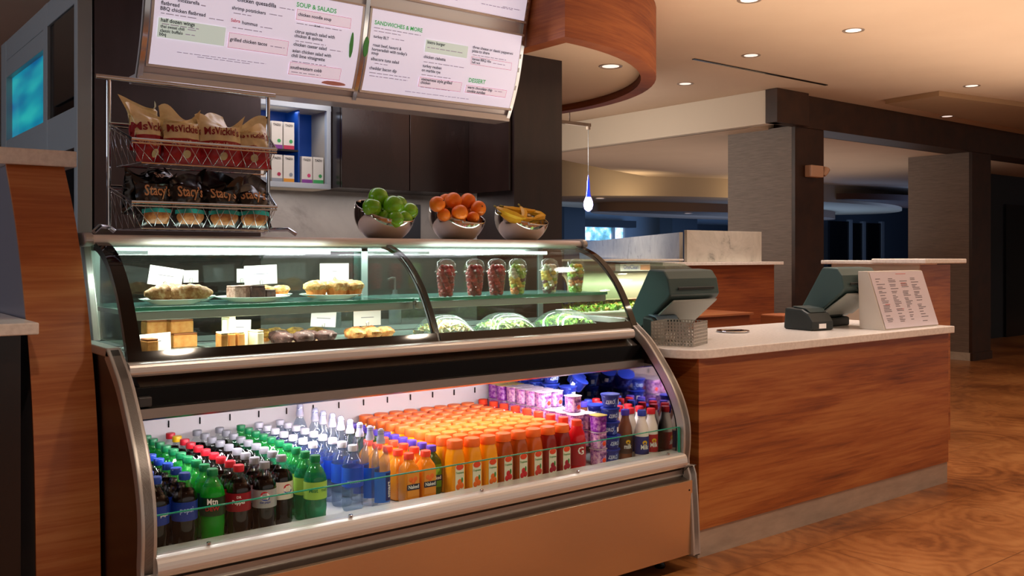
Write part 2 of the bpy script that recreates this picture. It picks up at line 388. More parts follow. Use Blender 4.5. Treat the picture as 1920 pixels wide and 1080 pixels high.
# far walls, windows, dark openings
struct(box('wall_far', BLUEW, -5, 30, 16, 16.2, 0, 2.95))
struct(box('wall_back_left', WALLW, -5.2, -5, -5, 16, 0, 2.95))
struct(box('wall_side', FARD, 13.2, 30, 6.9, 7.05, 0, 2.95))
struct(box('wall_end', FARD, 29.8, 30, -5, 16, 0, 2.95))
WIN = mat('window_daylight_view', '#a8c8e8', .5, emit='#8fc0f0', estr=1.3)
_f = noise_tex(WIN, coords(WIN, (1, 1, 1)), 3, 5); L(WIN, ramp(WIN, [(.4, '#3a7a70'), (.5, '#6fb8e8'), (.6, '#e8e4ff')], _f), bsdf(WIN).inputs['Emission Color'])
def far_window(n, x0, x1, z0, z1):
    o = struct(box('window_%d' % n, WIN, x0, x1, 15.95, 15.99, z0, z1)); mb = MB()
    for a, b in ((x0-.06, x0), (x1, x1+.06), ((x0+x1)/2+.25, (x0+x1)/2+.33)): mb.box(a, b, 15.9, 15.96, z0-.05, z1+.05)
    mb.box(x0, x1, 15.9, 15.96, z1, z1+.08); mb.box(x0, x1, 15.9, 15.96, z1-.35, z1-.31)
    mb.build('window_frame', GREYP, o)
far_window(1, 14.72, 16.0, .9, 1.98); far_window(2, 3.0, 5.0, .9, 2.1)
mb = MB(); mb.box(14.2, 16.1, 15.6, 15.9, 1.98, 2.14); mb.box(16.7, 17.6, 15.0, 15.4, 0, 2.6); mb.box(17.6, 21, 15.5, 15.8, 1.2, 2.1); mb.box(13.1, 13.7, 14.8, 15.2, 0, 2.45)
struct(mb.build('wall_far_dark', FARD))
DOORB = mat('dark_door', '#0d0f14', .3)
def far_door(n, u0, u1, top, Y=13.6):
    a = ray(u0, top); b = ray(u1, top); ta = Y/a.y; tb = Y/b.y
    o = struct(box('door_%d' % n, DOORB, a.x*ta, b.x*tb, Y, Y+.06, 0, EYE+a.z*ta))
    box('door_frame', GREYP, b.x*tb, b.x*tb+.12, Y-.03, Y+.08, 0, EYE+a.z*ta+.05, o)
far_door(1, 1556, 1592, 414); far_door(2, 1597, 1617, 418); far_door(3, 1627, 1652, 418)
def side_door(n, x0, x1):
    o = struct(box('door_%d' % n, DOORB, x0, x1, 6.86, 6.9, 0, 2.15)); box('door_frame', mat('blue_trim', '#3b4f78', .5), x1, x1+.06, 6.84, 6.92, 0, 2.2, o)  # frame coloured blue to stand for light along the door edge
side_door(4, 15.6, 16.4); side_door(5, 17.2, 18.2)
# low ceiling drums of the lounge
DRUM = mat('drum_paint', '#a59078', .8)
def drum(name, cx, cy, rx, ry, z0, z1, m=DRUM):
    mb = MB(); mb.prism([(cx+rx*math.cos(2*PI*i/64), cy+ry*math.sin(2*PI*i/64)) for i in range(64)], z0, z1, 'z', True); return struct(mb.build(name, m))
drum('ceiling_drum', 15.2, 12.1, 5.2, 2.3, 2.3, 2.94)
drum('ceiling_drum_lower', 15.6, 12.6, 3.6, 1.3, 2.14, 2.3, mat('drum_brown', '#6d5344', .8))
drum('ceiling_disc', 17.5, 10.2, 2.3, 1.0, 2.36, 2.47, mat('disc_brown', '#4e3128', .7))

# ---- left of the photo: tall wall unit with a lit niche and a screen
def wall_unit():
    r = empty('wall_unit', (1.1, 4.6, 0), 'tall grey framed wall unit with glowing cyan niche and black screen', 'wall unit')
    r0 = (1.1, 4.6, 0); M = Matrix.Translation(Vector(r0)).inverted()
    def B(name, m, mbx, **k): return mbx.build(name, m, r, **k)
    def nb(): q = MB(); q.M = M; return q
    # y spans 4.6 .. 6.42, front plane x = 1.1, thickness to 1.16
    q = nb(); F0, F1 = 1.085, 1.15
    for y0, y1 in ((4.6, 4.66), (5.21, 5.30), (6.30, 6.45)): q.box(F0, F1, y0, y1, 0, 2.62)
    for z0, z1 in ((1.83, 2.02), (2.50, 2.62)): q.box(F0+.002, F1, 4.606, 6.445, z0, z1)
    q.box(F0+.004, F1, 5.3, 6.3, 2.40, 2.5)
    B('frame', GREYP, q, bevel=.003)
    q = nb(); q.box(1.15, 1.9, 4.62, 6.42, 0, 2.60); B('body', FARD, q)
    q = nb(); q.box(1.12, 1.14, 5.3, 6.3, 2.02, 2.40)
    nm = mat('cyan_niche_glow', '#0d6f86', .15, emit='#17b4c8', estr=.55)
    z = N(nm, 'ShaderNodeTexNoise'); z.inputs['Scale'].default_value = 2.0; L(nm, coords(nm, (.5, .5, 3)), z.inputs[0])
    L(nm, ramp(nm, [(.35, '#0b5f9a'), (.5, '#17a0b4'), (.65, '#2fc9c4')], z.outputs[0]), bsdf(nm).inputs['Emission Color'])
    B('lit_niche', nm, q)
    q = nb(); q.box(1.10, 1.14, 4.66, 5.21, 2.02, 2.5); B('screen_surround', BLACK, q)
    q = nb(); q.box(1.088, 1.10, 4.67, 5.07, 2.07, 2.49); B('screen', mat('screen_glass', '#2a2520', .08, spec=.8), q, bevel=.002)
    q = nb(); q.box(1.11, 1.14, 4.66, 5.21, 0, 1.83); q.box(1.11, 1.14, 5.3, 6.3, 0, 1.83); B('lower_door', BLACK, q)
wall_unit()
struct(box('wall_block', ESPW, 1.16, 1.972, 4.6, 5.2, 0, 2.62))
struct(box('wall_back', BSPL, 1.9, 3.5, 5.2, 5.3, 0, 1.9))
struct(box('wall_return', BSPL, 3.49, 3.56, 4.78, 5.3, 0, 1.9))
struct(box('wall_upper', CABD, 1.9, 3.56, 5.3, 5.36, 1.9, 2.95))
struct(box('column_dark', ESP, 3.492, 3.875, 4.4, 4.78, 0, 2.56))
# upper cabinets
r = empty('upper_cabinet', (2.56, 5.2, 1.72), 'dark espresso wall cabinets above the grey backsplash', 'cabinet')
for i, (a, b) in enumerate(((0, .46), (.463, .925))):
    MB().box(a+.003, b, -.37, -.35, 0, .76).build('door', CABD, r, .002)
MB().box(0, .93, -.35, -.01, 0.002, .76).build('body', CABD, r)
MB().box(.905, .928, -.78, -.372, 0, .76).build('side_panel', CABD, r)
T(box('picture_frame', mat('slate_panel', '#2c2d33', .4), 3.16, 3.32, 5.17, 5.197, 1.42, 1.66, bevel=.003), 'small dark slate panel on the backsplash between the fruit bowls', 'panel')
# open shelf niche with boxes
def shelf_niche():
    r = empty('shelf_niche', (1.98, 4.95, 1.72), 'white framed open wall shelf with deep blue inside holding boxes', 'shelf')
    MB().box(0, .575, 0, .03, -.005, .0255).box(0, .575, 0, .03, .455, .50).box(.548, .575, .0, .03, .0255, .455).build('frame', mat('shelf_white', '#b4bcc6', .5), r, .002)
    MB().box(0, .575, .03, .24, -.005, .02).box(0, .575, .03, .24, .455, .49).box(.56, .575, .03, .24, .02, .455).build('body', WALLW, r)
    MB().box(0, .56, .225, .24, .02, .455).box(.0, .02, .03, .22, .02, .45).box(.39, .40, .05, .22, .02, .45).build('back_panel', mat('deep_blue', '#0d3a80', .45, emit='#0a3f9a', estr=.10), r)
    MB().box(.02, .385, .035, .22, .205, .215).build('inner_shelf', mat('black_shelf', '#15110f', .4), r)
    return r
shelf_niche()
light('niche_blue', 'AREA', (2.28, 5.02, 2.16), .5, (.7, .8, 1), (0, 0, 0), .4, .05)
TB = [mat('tea_'+n, h, .5) for n, h in (('grey', '#8a8f98'), ('orange', '#cc8a2c'), ('purple', '#7d3a8a'), ('green', '#3d9a58'), ('red', '#b03050'), ('pink', '#d04a78'))]
def tea_box(x, y, z, band, spot, label):
    o = MB().box(0, .066, 0, .07, 0, .155).build('tea_box', mat('tea_carton', '#d6d0c8', .6), None, .001, loc=(x, y, z)); T(o, label, 'box', 'boxes of tea on the wall shelf')
    MB().box(.001, .065, -.0015, 0, .0, .022).build('colour_band', TB[band], o)
    q = MB(); q.lathe([(0, 0), (.011, 0)], 0, 0, 0, 12, close=False); q.v = [(.045+a, -.0012, .045+b) for a, b, _ in q.v]; q.build('fruit_print', TB[spot], o)
    q = MB(); put_text(q, 'TAZO', lambda a, b: (.033+a, -.0015, .130+b), width=.046, center=True); q.build('lettering', INK, o)
tl = ['white tea box with %s foot band, %s'] 
for i, (x, y, z, b, s, lab) in enumerate([
    (2.13, 4.99, 1.9365, 2, 0, 'white tea box with purple band on upper ledge, partly behind rack post'),
    (2.203, 4.99, 1.9365, 2, 3, 'white tea box with purple band on upper ledge, middle one'),
    (2.276, 4.99, 1.9365, 4, 3, 'white tea box with red band at the end of the upper ledge'),
    (2.13, 4.99, 1.7465, 0, 0, 'white tea box on bottom of shelf, partly behind rack post'),
    (2.203, 4.99, 1.7465, 0, 4, 'white tea box with grey band on bottom of shelf'),
    (2.276, 4.99, 1.7465, 1, 0, 'white tea box with orange band on bottom of shelf'),
    (2.395, 5.085, 1.7465, 5, 5, 'white tea box standing at the rear behind the purple banded box'),
    (2.386, 4.985, 1.7465, 2, 5, 'white tea box with purple band beside the green one'),
    (2.458, 4.985, 1.7465, 3, 3, 'white tea box with green band nearest the shelf end')]): tea_box(x, y, z, b, s, lab)

# ---- veneered curved partition at the picture's edge, small return counter
def partition():
    r = empty('partition', (.70, 3.1, 0), 'curved wood veneer partition with pale cap beside the display case', 'partition')
    M = Matrix.Translation((-.70, -3.1, 0))
    pr = smooth_prof([(3.06, 0), (3.06, .35), (3.10, .79), (3.20, 1.12), (3.355, 1.416), (3.53, 1.635)], 5)
    q = MB(); q.M = M; q.strip(pr, .606, .787, .012); q.build('veneer_front', WOODL, r)
    body = [(y+.013, z) for y, z in pr]+[(4.2, 1.635), (4.2, 0)]
    q = MB(); q.M = M; q.prism(body, .612, .782); q.build('side_panels', mat('grey_laminate', '#6f6a70', .3), r)
    q = MB(); q.M = M; q.box(.58, .825, 3.50, 4.25, 1.636, 1.692); q.build('cap', QUARTZ, r, .004)
partition()
r = empty('side_counter', (.3, 3.2, 0), 'small white ledge over dark cabinet beside the veneer partition', 'counter')
MB().box(-.9, .30, -.22, .7, 1.098, 1.133).build('worktop', QUARTZ, r, .004)
MB().box(-.9, .27, -.12, .7, 0, 1.097).build('body', CABD, r)

# ================================================================= the display case
CXA, CXB = .83, 3.05
SIDE = [(2.584, .07), (2.607, .405), (2.645, .44), (2.638, .525), (2.641, .613), (2.668, .70), (2.715, .784), (2.79, .88), (2.87, .965), (2.985, 1.045)]
SIDES = smooth_prof(SIDE[:1]+SIDE[1:], 3)
ARC = smooth_prof([(2.935, 1.00), (2.956, 1.045), (2.996, 1.12), (3.048, 1.20), (3.117, 1.273), (3.19, 1.327), (3.274, 1.362), (3.33, 1.375)], 5)
case = empty('display_case', (1.94, 3.1, 0), 'large curved glass refrigerated display case with open drinks well', 'display case')
CM = Matrix.Translation((-1.94, -3.1, 0))
def cb(): q = MB(); q.M = CM; return q
def inset(p, d):
    out = []
    for i, a in enumerate(p):
        p0 = Vector(p[max(i-1, 0)]); p1 = Vector(p[min(i+1, len(p)-1)]); t = (p1-p0).normalized(); out.append((a[0]+t.y*d, a[1]-t.x*d))
    return out
for x0, x1, inner in ((CXA-.038, CXA-.006, 1), (CXB-.035, CXB, 0)):
    q = cb(); q.prism(SIDES+[(3.30, 1.035), (3.62, 1.035), (3.62, .07)], x0+.004, x1-.004); sp = q.build('side_panel', noisy('dark_side_skin', [(.3, '#170b09'), (.7, '#210f0c')], rough=.3), case)
    # bumper trim along the curved edge
    ins = inset(SIDES, .04); q = cb(); q.strip(SIDES, x0-.006, x1+.006, -.04); q.prism([(2.95, 1.018), (2.985, 1.046), (3.33, 1.046), (3.33, 1.018)], x0-.006, x1+.006)
    q.build('bumper_trim', ALUD, case, .008)
    xi = (x1+.001, x1+.005) if inner else (x0-.005, x0-.001)
    liner = [p for p in inset(SIDES, .045) if .45 < p[1] < .87]
    q = cb(); q.prism(liner+[(3.49, .87), (3.49, .455)], *xi); q.build('inner_liner', MIRR, sp)
# front lower body
q = cb(); q.box(CXA-.004, CXB-.03, 2.60, 2.62, .075, .385); q.build('front_panel', PANEL, case, .002)
q = cb(); q.box(CXA-.004, CXB-.03, 2.65, 3.60, .10, .42); q.build('base_body', ALUD, case)
q = cb(); q.prism([(2.62, .385), (2.66, .40), (2.675, .43), (2.675, .445), (2.72, .445), (2.72, .38), (2.63, .375)], CXA-.004, CXB-.034); q.build('cove', STEEL, case)
q = cb(); q.prism(smooth_prof([(2.628, .436), (2.622, .455), (2.630, .482), (2.650, .492)], 3)+[(2.715, .494), (2.715, .436)], CXA-.004, CXB-.034); q.build('front_rail', ALU, case)
q = cb(); q.box(CXA-.004, CXB-.034, 2.71, 3.52, .436, .4535); q.build('well_floor', WELLW, case)
q = cb(); q.box(CXA-.004, CXB-.034, 3.505, 3.53, .4535, .90)
wb = q.build('well_back_wall', WELLW, case)
for i in range(16):
    x = 1.14+i*.117; q = cb(); q.box(x, x+.004, 3.500, 3.5055, .69, .715); q.build('wall_slot', BLACK, wb)
for i in range(14):
    for z0 in (.735, .775): q = cb(); q.box(2.42+i*.022, 2.426+i*.022, 3.500, 3.5055, z0, z0+.025); q.build('wall_slot', BLACK, wb)
q = cb(); q.box(CXA+.001, CXB-.04, 2.662, 2.668, .494, .598); q.box(CXA+.001, CXA+.006, 2.662, 2.75, .494, .598); lg = q.build('low_glass', GLS, case)
q = cb(); q.box(CXA+.001, CXB-.04, 2.661, 2.669, .598, .601); q.box(CXB-.05, CXB-.044, 2.655, 2.665, .494, .598); q.box(CXA-.002, CXA+.004, 2.655, 2.668, .485, .598); q.build('glass_edge', GLEDGE, lg)
for x in (.98, 1.44, 1.96, 2.42, 2.93): q = cb(); q.lathe([(0, 0), (.007, 0), (.007, .006), (0, .008)], x, 2.655, .494, 10); q.build('glass_clip', CHROME, case)
# canopy under the glass: lip, black band, steel strip, aluminium bar
q = cb(); q.prism([(2.875, .832), (2.868, .838), (2.868, .868), (2.90, .872), (3.0, .872), (3.0, .865), (2.90, .86), (2.90, .832)], CXA-.003, CXB-.04); q.build('canopy_lip', STEEL, case)
q = cb(); q.box(CXA-.003, CXB-.04, 2.885, 2.95, .870, .931); q.build('black_band', BLACK, case, .002)
q = cb(); q.prism([(2.90, .931), (2.955, .962), (2.99, .962), (2.99, .90), (2.95, .90), (2.95, .928)], CXA+.03, CXB-.05); q.build('steel_strip', STEEL, case)
q = cb(); q.prism(smooth_prof([(2.935, .962), (2.905, .962), (2.895, .975), (2.900, .997), (2.92, 1.004)], 3)+[(2.96, 1.004), (2.96, .962)], CXA, CXB-.07); q.build('front_bar', ALU, case, .001)
q = cb(); q.box(CXA+.036, CXB-.036, 2.96, 3.56, .962, .997); q.box(CXA+.036, CXB-.036, 2.99, 3.50, .87, .962); q.build('deck', mat('deck_steel', '#a9aaa4', .25, .8), case)
q = cb(); q.box(1.0, 2.9, 2.94, 2.965, .853, .864); q.build('well_tube', TUBE, case)
# latch corner
q = cb(); q.box(CXA+.015, CXA+.055, 2.862, 2.885, .875, .905); q.build('latch', mat('latch_grey', '#3b3b3d', .4), case, .004)
# curved front glass, black borders
XM = 1.97
for a, b in ((CXA+.01, XM-.006), (XM+.006, CXB-.015)):
    q = cb(); q.strip([p for p in ARC], a, b, -.006); fg = q.build('front_glass', GLS, case)
    lo = [p for p in ARC if p[1] < 1.036]
    q = cb(); q.strip([(p[0]-.0015, p[1]) for p in lo], a, b, -.001); q.build('black_border', BLKGL, fg)
for a, b in ((CXA+.006, CXA+.05), (CXB-.045, CXB-.010)): q = cb(); q.strip([(p[0]-.003, p[1]) for p in ARC], a, b, -.003); q.build('side_border', BLKGL, case)
q = cb(); q.strip([(p[0]+.002, p[1]) for p in ARC], XM-.010, XM+.010, -.008); q.tube([(XM, p[0]+.03, p[1]-.012) for p in ARC[3:]], .007, 8); q.build('centre_rib', mat('rib_black', '#20282a', .2), case)
# end glass with frames
for x in (CXA+.012, CXB-.02):
    q = cb(); q.prism([(p[0]+.02, p[1]-.003) for p in ARC]+[(3.46, 1.378), (3.36, 1.05), (3.0, 1.05)], x, x+.006); eg = q.build('end_glass', GLSIDE, case)
    q = cb(); q.strip(ARC, x-.004, x+.010, -.028); q.build('end_frame', mat('end_frame_black', '#1d1210', .25), eg)
q = cb(); q.prism([(3.43, 1.395), (3.29, 1.045), (3.33, 1.045), (3.47, 1.395)], CXA-.004, CXA+.02); q.build('rear_post', ALUD, case, .003)
# top
q = cb(); q.prism(smooth_prof([(3.36, 1.366), (3.315, 1.366), (3.305, 1.38), (3.315, 1.396), (3.34, 1.399)], 3)+[(3.74, 1.399), (3.74, 1.366)], CXA, CXB-.012); q.build('top_panel', mat('top_white', '#e6dcd8', .35), case)
for a in (CXA-.03, CXB-.012):
    q = cb(); q.prism(smooth_prof([(3.33, 1.358), (3.30, 1.365), (3.292, 1.382), (3.305, 1.402), (3.34, 1.406)], 3)+[(3.74, 1.406), (3.74, 1.358)], a, a+.03); q.build('end_cap', ALUD, case, .006)
q = cb(); q.box(1.0, 1.68, 3.26, 3.28, 1.333, 1.345); q.build('light_tube', TUBE, case); q = cb(); q.box(2.15, 2.78, 3.26, 3.28, 1.333, 1.345); q.build('light_tube', TUBE, case)
q = cb(); q.box(CXA+.03, CXB-.03, 3.335, 3.42, 1.3645, 1.3659); q.build('top_underside', mat('liner_white', '#c9cfcb', .4), case)
# shelf
for a, b in ((CXA+.045, XM-.012), (XM+.012, CXB-.045)):
    q = cb(); q.box(a, b, 3.10, 3.50, 1.150, 1.158); sh = q.build('glass_shelf', SHELFG, case)
    q = cb(); q.box(a, b, 3.105, 3.135, 1.118, 1.148); q.build('shelf_strip', mat('shelf_strip_silver', '#a9b0a6', .3, .6), sh, .003)
    q = cb(); q.box(a, b, 3.095, 3.101, 1.148, 1.160); q.build('shelf_edge', GLEDGE, sh)
for x in (CXA+.05, XM, CXB-.07): q = cb(); q.box(x, x+.012, 3.12, 3.52, 1.135, 1.150); q.build('shelf_bracket', STEEL, case)
# rear sliding doors
for i, (a, b) in enumerate(((CXA+.05, XM+.03), (XM-.03, CXB-.05))):
    q = cb(); y = 3.54+.012*i; q.box(a, b, y, y+.005, 1.0, 1.36); rd = q.build('rear_door', REARG, case)
    q = cb()
    for x in (a, b-.03): q.box(x, x+.03, y-.004, y+.009, 1.0, 1.36)
    q.box(a, b, y-.004, y+.009, 1.0, 1.02); q.box(a, b, y-.004, y+.009, 1.345, 1.365); q.build('door_frame', mat('rear_frame', '#6f7a76', .4, .5), rd)
q = cb(); q.box(CXA+.035, CXB-.035, 3.60, 3.62, .1, 1.0); q.build('rear_panel', STEEL, case)
for x in (1.0, 2.0, 2.95):
    for y in (2.72, 3.5): q = cb(); q.lathe([(.02, 0), (.025, .01), (.015, .03), (.015, .1)], x, y, 0, 12); q.build('foot', BLACK, case)
q = cb(); q.lathe([(0, 0), (.004, 0), (.004, .002), (0, .002)], 0, 0, 0, 8); q.v = [(1.06+a, 2.599-3.1+c_, .345+b) for a, b, c_ in [(p[0]+1.94, p[1]+3.1, p[2]) for p in q.v]]; q.build('screw', BLACK, case)

# ================================================================= counters behind and beside the case
r = empty('service_counter', (4.3, 2.7, 0), 'long wood veneer counter with white quartz top and steel kick strip', 'counter')
M = Matrix.Translation((-4.3, -2.7, 0))
def rb(): q = MB(); q.M = M; return q
top = [(5.39, 2.66), (5.39, 3.45), (3.08, 3.45), (3.08, 2.88)]
for i in range(9):
    a = PI + PI/2*i/8; top.append((3.23+.15*math.cos(a), 2.81+.15*math.sin(a)))
q = rb(); q.prism(top, .876, .916, 'z'); q.build('worktop', QUARTZ, r, .004)
fr = [(5.376, 2.69), (5.376, 3.40), (3.166, 3.40), (3.166, 2.69)]
q = rb(); q.prism(fr, .122, .875, 'z'); q.build('front_panel', WOOD, r, .002)
q = rb(); q.prism([(x*.9995+.003, y+.008) for x, y in fr], 0, .121, 'z'); q.build('kick_strip', KICK, r)
# far bar with marble upstand
r = empty('bar_counter', (6.2, 5.0, 0), 'tall wood bar with white ledge and marble upstand, before the grey pillar', 'counter')
M = Matrix.Translation((-6.2, -5.0, 0))
q = rb(); q.box(5.38, 6.93, 4.93, 5.32, 1.245, 1.272); q.build('ledge', QUARTZ, r, .003)
q = rb(); q.box(5.46, 6.86, 4.98, 5.28, 0, 1.244); q.build('front_panel', WOODD, r)
q = rb(); q.box(5.74, 6.71, 5.0, 5.03, 1.273, 1.53); q.build('marble_upstand', MARB, r, .002)
r = empty('room_divider', (7.5, 7.5, 0), 'angled low divider with veined marble screen behind the prep counter', 'divider')
ang = math.atan2(10.1-5.0, 9.3-5.74); ln = math.hypot(5.1, 3.56)
M = Matrix.Translation((-7.5, -7.5, 0)) @ Matrix.Translation((5.79, 5.08, 0)) @ Matrix.Rotation(ang, 4, 'Z')
q = rb(); q.box(.55, ln, 0, .12, 0, 1.25); q.build('body', WOODD, r)
q = rb(); q.box(.55, ln, -.12, .14, 1.251, 1.272); q.build('ledge', QUARTZ, r)
q = rb(); q.box(.02, ln, 0, .03, 1.273, 1.515); q.build('marble_screen', MARB, r)
# far end counter tower
r = empty('end_counter', (6.4, 3.6, 0), 'bar height counter end with stepped white cap and wood face', 'counter')
M = Matrix.Translation((-6.4, -3.6, 0))
q = rb(); q.box(6.15, 6.36, 3.26, 4.05, 1.262, 1.290); q.box(6.12, 6.70, 3.22, 3.62, 1.270, 1.303); q.build('cap', QUARTZ, r, .006)
q = rb(); q.box(6.20, 6.62, 3.3, 3.6, 0, 1.262); q.build('wood_panel', WOOD, r)
q = rb(); q.box(6.185, 6.199, 3.3, 3.98, 0, 1.261); q.box(6.20, 6.3, 3.61, 3.98, 0, 1.261); q.build('side_panel', SOFF, r)
r = empty('back_cabinet', (5.0, 4.15, 0), 'low cherry wood cabinet behind the service counter', 'cabinet')
M = Matrix.Translation((-5.0, -4.15, 0))
q = rb(); q.box(4.5, 5.26, 4.02, 4.4, 0, .918); q.build('body', WOODD, r)
q = rb(); q.box(4.5, 5.28, 4.0, 4.42, .919, .935); q.build('top', WOOD, r, .002)
T(box('wooden_stool', WOODD, 5.62, 5.85, 4.0, 4.2, 0, .90, bevel=.01), 'low wood post end seen between the registers', 'post')
# salad prep station
r = empty('prep_counter', (4.7, 4.3, 0), 'sandwich prep counter with curved beige hood above greens and glass guard', 'prep counter')
M = Matrix.Translation((-4.7, -4.3, 0))
q = rb(); q.box(4.05, 5.25, 4.45, 5.0, 0, .90); q.build('base', STEEL, r)
q = rb(); q.box(4.05, 5.25, 4.45, 4.98, .901, .955); q.build('pan_rim', WHITE, r, .01)
hood = smooth_prof([(4.62, 1.02), (4.60, 1.10), (4.615, 1.16), (4.67, 1.20), (4.80, 1.215)], 4)
q = rb(); q.strip(hood, 4.1, 5.2, -.015); q.build('hood', mat('beige_hood', '#cdbfa3', .4), r)
q = rb(); q.strip([(4.36, 1.05), (4.45, 1.20), (4.60, 1.265), (5.0, 1.285)], 4.0, 5.25, -.006); q.build('glass_guard', glass('guard', (.86, .94, .91), .2, diffuse='#8fb5aa', dw=.07), r)
q = rb(); q.box(3.98, 5.27, 4.62, 5.05, 1.287, 1.300); q.build('guard_ledge', QUARTZ, r, .003)
def greens(name, x0, x1, y0, y1, z0, z1, n, cols, parent, M_=None, leaf=.035):
    q = MB()
    if M_ is not None: q.M = M_
    for i in range(n):
        x = random.uniform(x0, x1); y = random.uniform(y0, y1)
        fx = (x-(x0+x1)/2)/((x1-x0)/2); fy = (y-(y0+y1)/2)/((y1-y0)/2)
        z = z0+(z1-z0)*max(0, 1-.6*(fx*fx+fy*fy))*random.uniform(.55, 1)
        a = Vector((random.uniform(-1, 1), random.uniform(-1, 1), random.uniform(-.5, .7))).normalized()*leaf*random.uniform(.5, 1)
        b = a.orthogonal().normalized()*leaf*random.uniform(.3, .5); b.rotate(Matrix.Rotation(random.uniform(0, 6), 3, a))
        k = a.cross(b).normalized()*leaf*.18
        p = Vector((x, y, z)); q.mi = random.randrange(len(cols))
        q.add([p-a, p+b*.8-k, p+k, p-b*.8-k, p+a*.6+b-k*.4, p+a*.6-b-k*.4, p+a+k], [(0, 1, 2), (0, 2, 3), (1, 4, 2), (3, 2, 5), (4, 6, 2), (5, 2, 6)], True)
    o = q.build(name, cols, parent); return o
GR = [mat('lettuce_'+str(i), h, .45) for i, h in enumerate(('#7fb23a', '#a6cf5a', '#4f8f2a', '#cfe39a', '#d8b05a'))]
sg = greens('shredded_lettuce', 4.1, 5.2, 4.5, 4.95, .955, 1.0, 900, GR, None, leaf=.03)
T(sg, 'bed of shredded lettuce in the prep counter under the beige hood', 'lettuce', kind='stuff')
o = MB().box(0, .30, 0, .05, 0, .05).build('wrap_box', mat('wrap_carton', '#ece6e0', .5), None, .001, loc=(4.62, 4.63, 1.2165), rotz=0)
T(o, 'long food wrap carton with blue lettering lying on the prep counter hood', 'box')
q = MB(); put_text(q, 'OneClean', lambda a, b: (.03+a, -.001, .014+b), width=.15, squash=1.2); q.build('lettering', mat('print_blue', '#1c3f9a', .5), o)
MB().box(.20, .299, -.0008, 0, .006, .044).build('orange_panel', mat('print_orange', '#e89a6a', .5), o)
r = empty('soap_dispenser', (3.0, 4.2, .9), '', '') ; bpy.data.objects.remove(r)
# back counter inside the service area + pump bottles seen through the case glass
r = empty('rear_counter', (2.7, 4.9, 0), 'stainless rear counter below the backsplash, seen through the case glass', 'counter')
M = Matrix.Translation((-2.7, -4.9, 0))
q = rb(); q.box(1.98, 3.45, 4.62, 5.19, 0, .88); q.build('body', STEEL, r)
q = rb(); q.box(1.98, 3.47, 4.60, 5.195, .881, .92); q.build('worktop', QUARTZ, r, .003)
PUMP = mat('pump_clear', '#d8dde0', .2)
for i, x in enumerate((2.50, 2.66, 2.9)):
    o = MB().lathe([(.035, 0), (.038, .01), (.038, .15), (.015, .18), (.015, .20)], 0, 0, 0, 14).build('pump_bottle', PUMP, loc=(x, 4.8, .921))
    T(o, ['frosted syrup pump bottle beside the centre rib, on the rear counter', 'middle frosted syrup pump bottle on the rear counter', 'frosted syrup pump bottle behind the first berry cup'][i], 'bottle', 'syrup pump bottles')
    MB().lathe([(.006, .20), (.006, .27)], 0, 0, 0, 8).tube([(0, 0, .27), (-.02, 0, .272), (-.05, 0, .262)], .007, 8).build('pump', WHITE, o)

# ---------------------------------------------------------------- registers, holder, basket, ring
REGD = mat('register_dark', '#2b3838', .45); REGM = mat('register_teal_grey', '#3d5353', .4); REGL = mat('register_light_grey', '#9aa19b', .5); REGK = mat('register_black', '#1d2424', .5)
def register(x, y, rz, label, s=1.0, lean=0.0):
    r = empty('cash_register', (x, y, .9165), label, 'cash register', rotz=rz)
    hd = [(.02, .345), (-.07, .34), (-.10, .30), (-.115, .225), (-.10, .205), (.06, .075), (.10, .05), (.17, .10), (.03, .335)]
    MB().prism([(a*s, b*s) for a, b in hd], 0, .36*s).build('display_housing', REGM, r, .008*s)
    MB().prism([(-.117*s, .200*s), (-.112*s, .19*s), (.045*s, .068*s), (.055*s, .078*s)], .02*s, .34*s).build('rear_cover', REGL, r, .003)
    MB().prism([(-.118*s, .26*s), (-.121*s, .258*s), (-.122*s, .248*s), (-.116*s, .246*s)], .05*s, .31*s).build('vent_slot', REGK, r)
    MB().prism([(.165*s, .10*s), (.172*s, .106*s), (.036*s, .336*s), (.026*s, .332*s)], .03*s, .33*s).build('screen', BLKGL, r)
    MB().prism([(.10*s, .14*s), (.16*s, .10*s), (.12*s, .05*s), (.07*s, .05*s), (.055*s, .08*s)], .11*s, .25*s).build('neck', REGD, r, .01*s)
    MB().prism([(.05*s, .0), (.05*s, .05*s), (.09*s, .055*s), (.20*s, .045*s), (.20*s, 0)], .02*s, .32*s).build('base', REGK, r, .01*s)
    return r
r1 = register(3.31, 3.10, 0, 'teal grey cash register beside the perforated metal basket')
# receipt printer half hidden behind basket
def printer(x, y, rz, label, w=.16, m=REGM, dy=1.0):
    r = empty('receipt_printer', (x, y, .9165), label, 'printer', rotz=rz)
    MB().prism([(a*dy, z) for a, z in [(-.11, 0), (-.11, .05), (-.075, .095), (-.03, .115), (.09, .12), (.10, .0)]], 0, w).build('body', REGK, r, .012)
    MB().prism([(a*dy, z) for a, z in [(-.076, .098), (-.05, .12), (.05, .13), (.05, .121), (-.04, .113)]], .02, w-.02).build('cover', m, r, .004)
    MB().box(w*.3, w*.62, -.11*dy-.0025, -.11*dy, .012, .038).build('sticker', WHT, r)
    return r
printer(3.27, 3.085, 0, 'grey receipt printer standing between the register and metal basket', .19, mat('printer_blue', '#54697a', .35), .5)
register(4.64, 3.02, 0, 'dark cash register beside the slanted white menu holder')
printer(4.42, 3.06, math.radians(-8), 'black receipt printer standing before the dark register', .17, REGD)
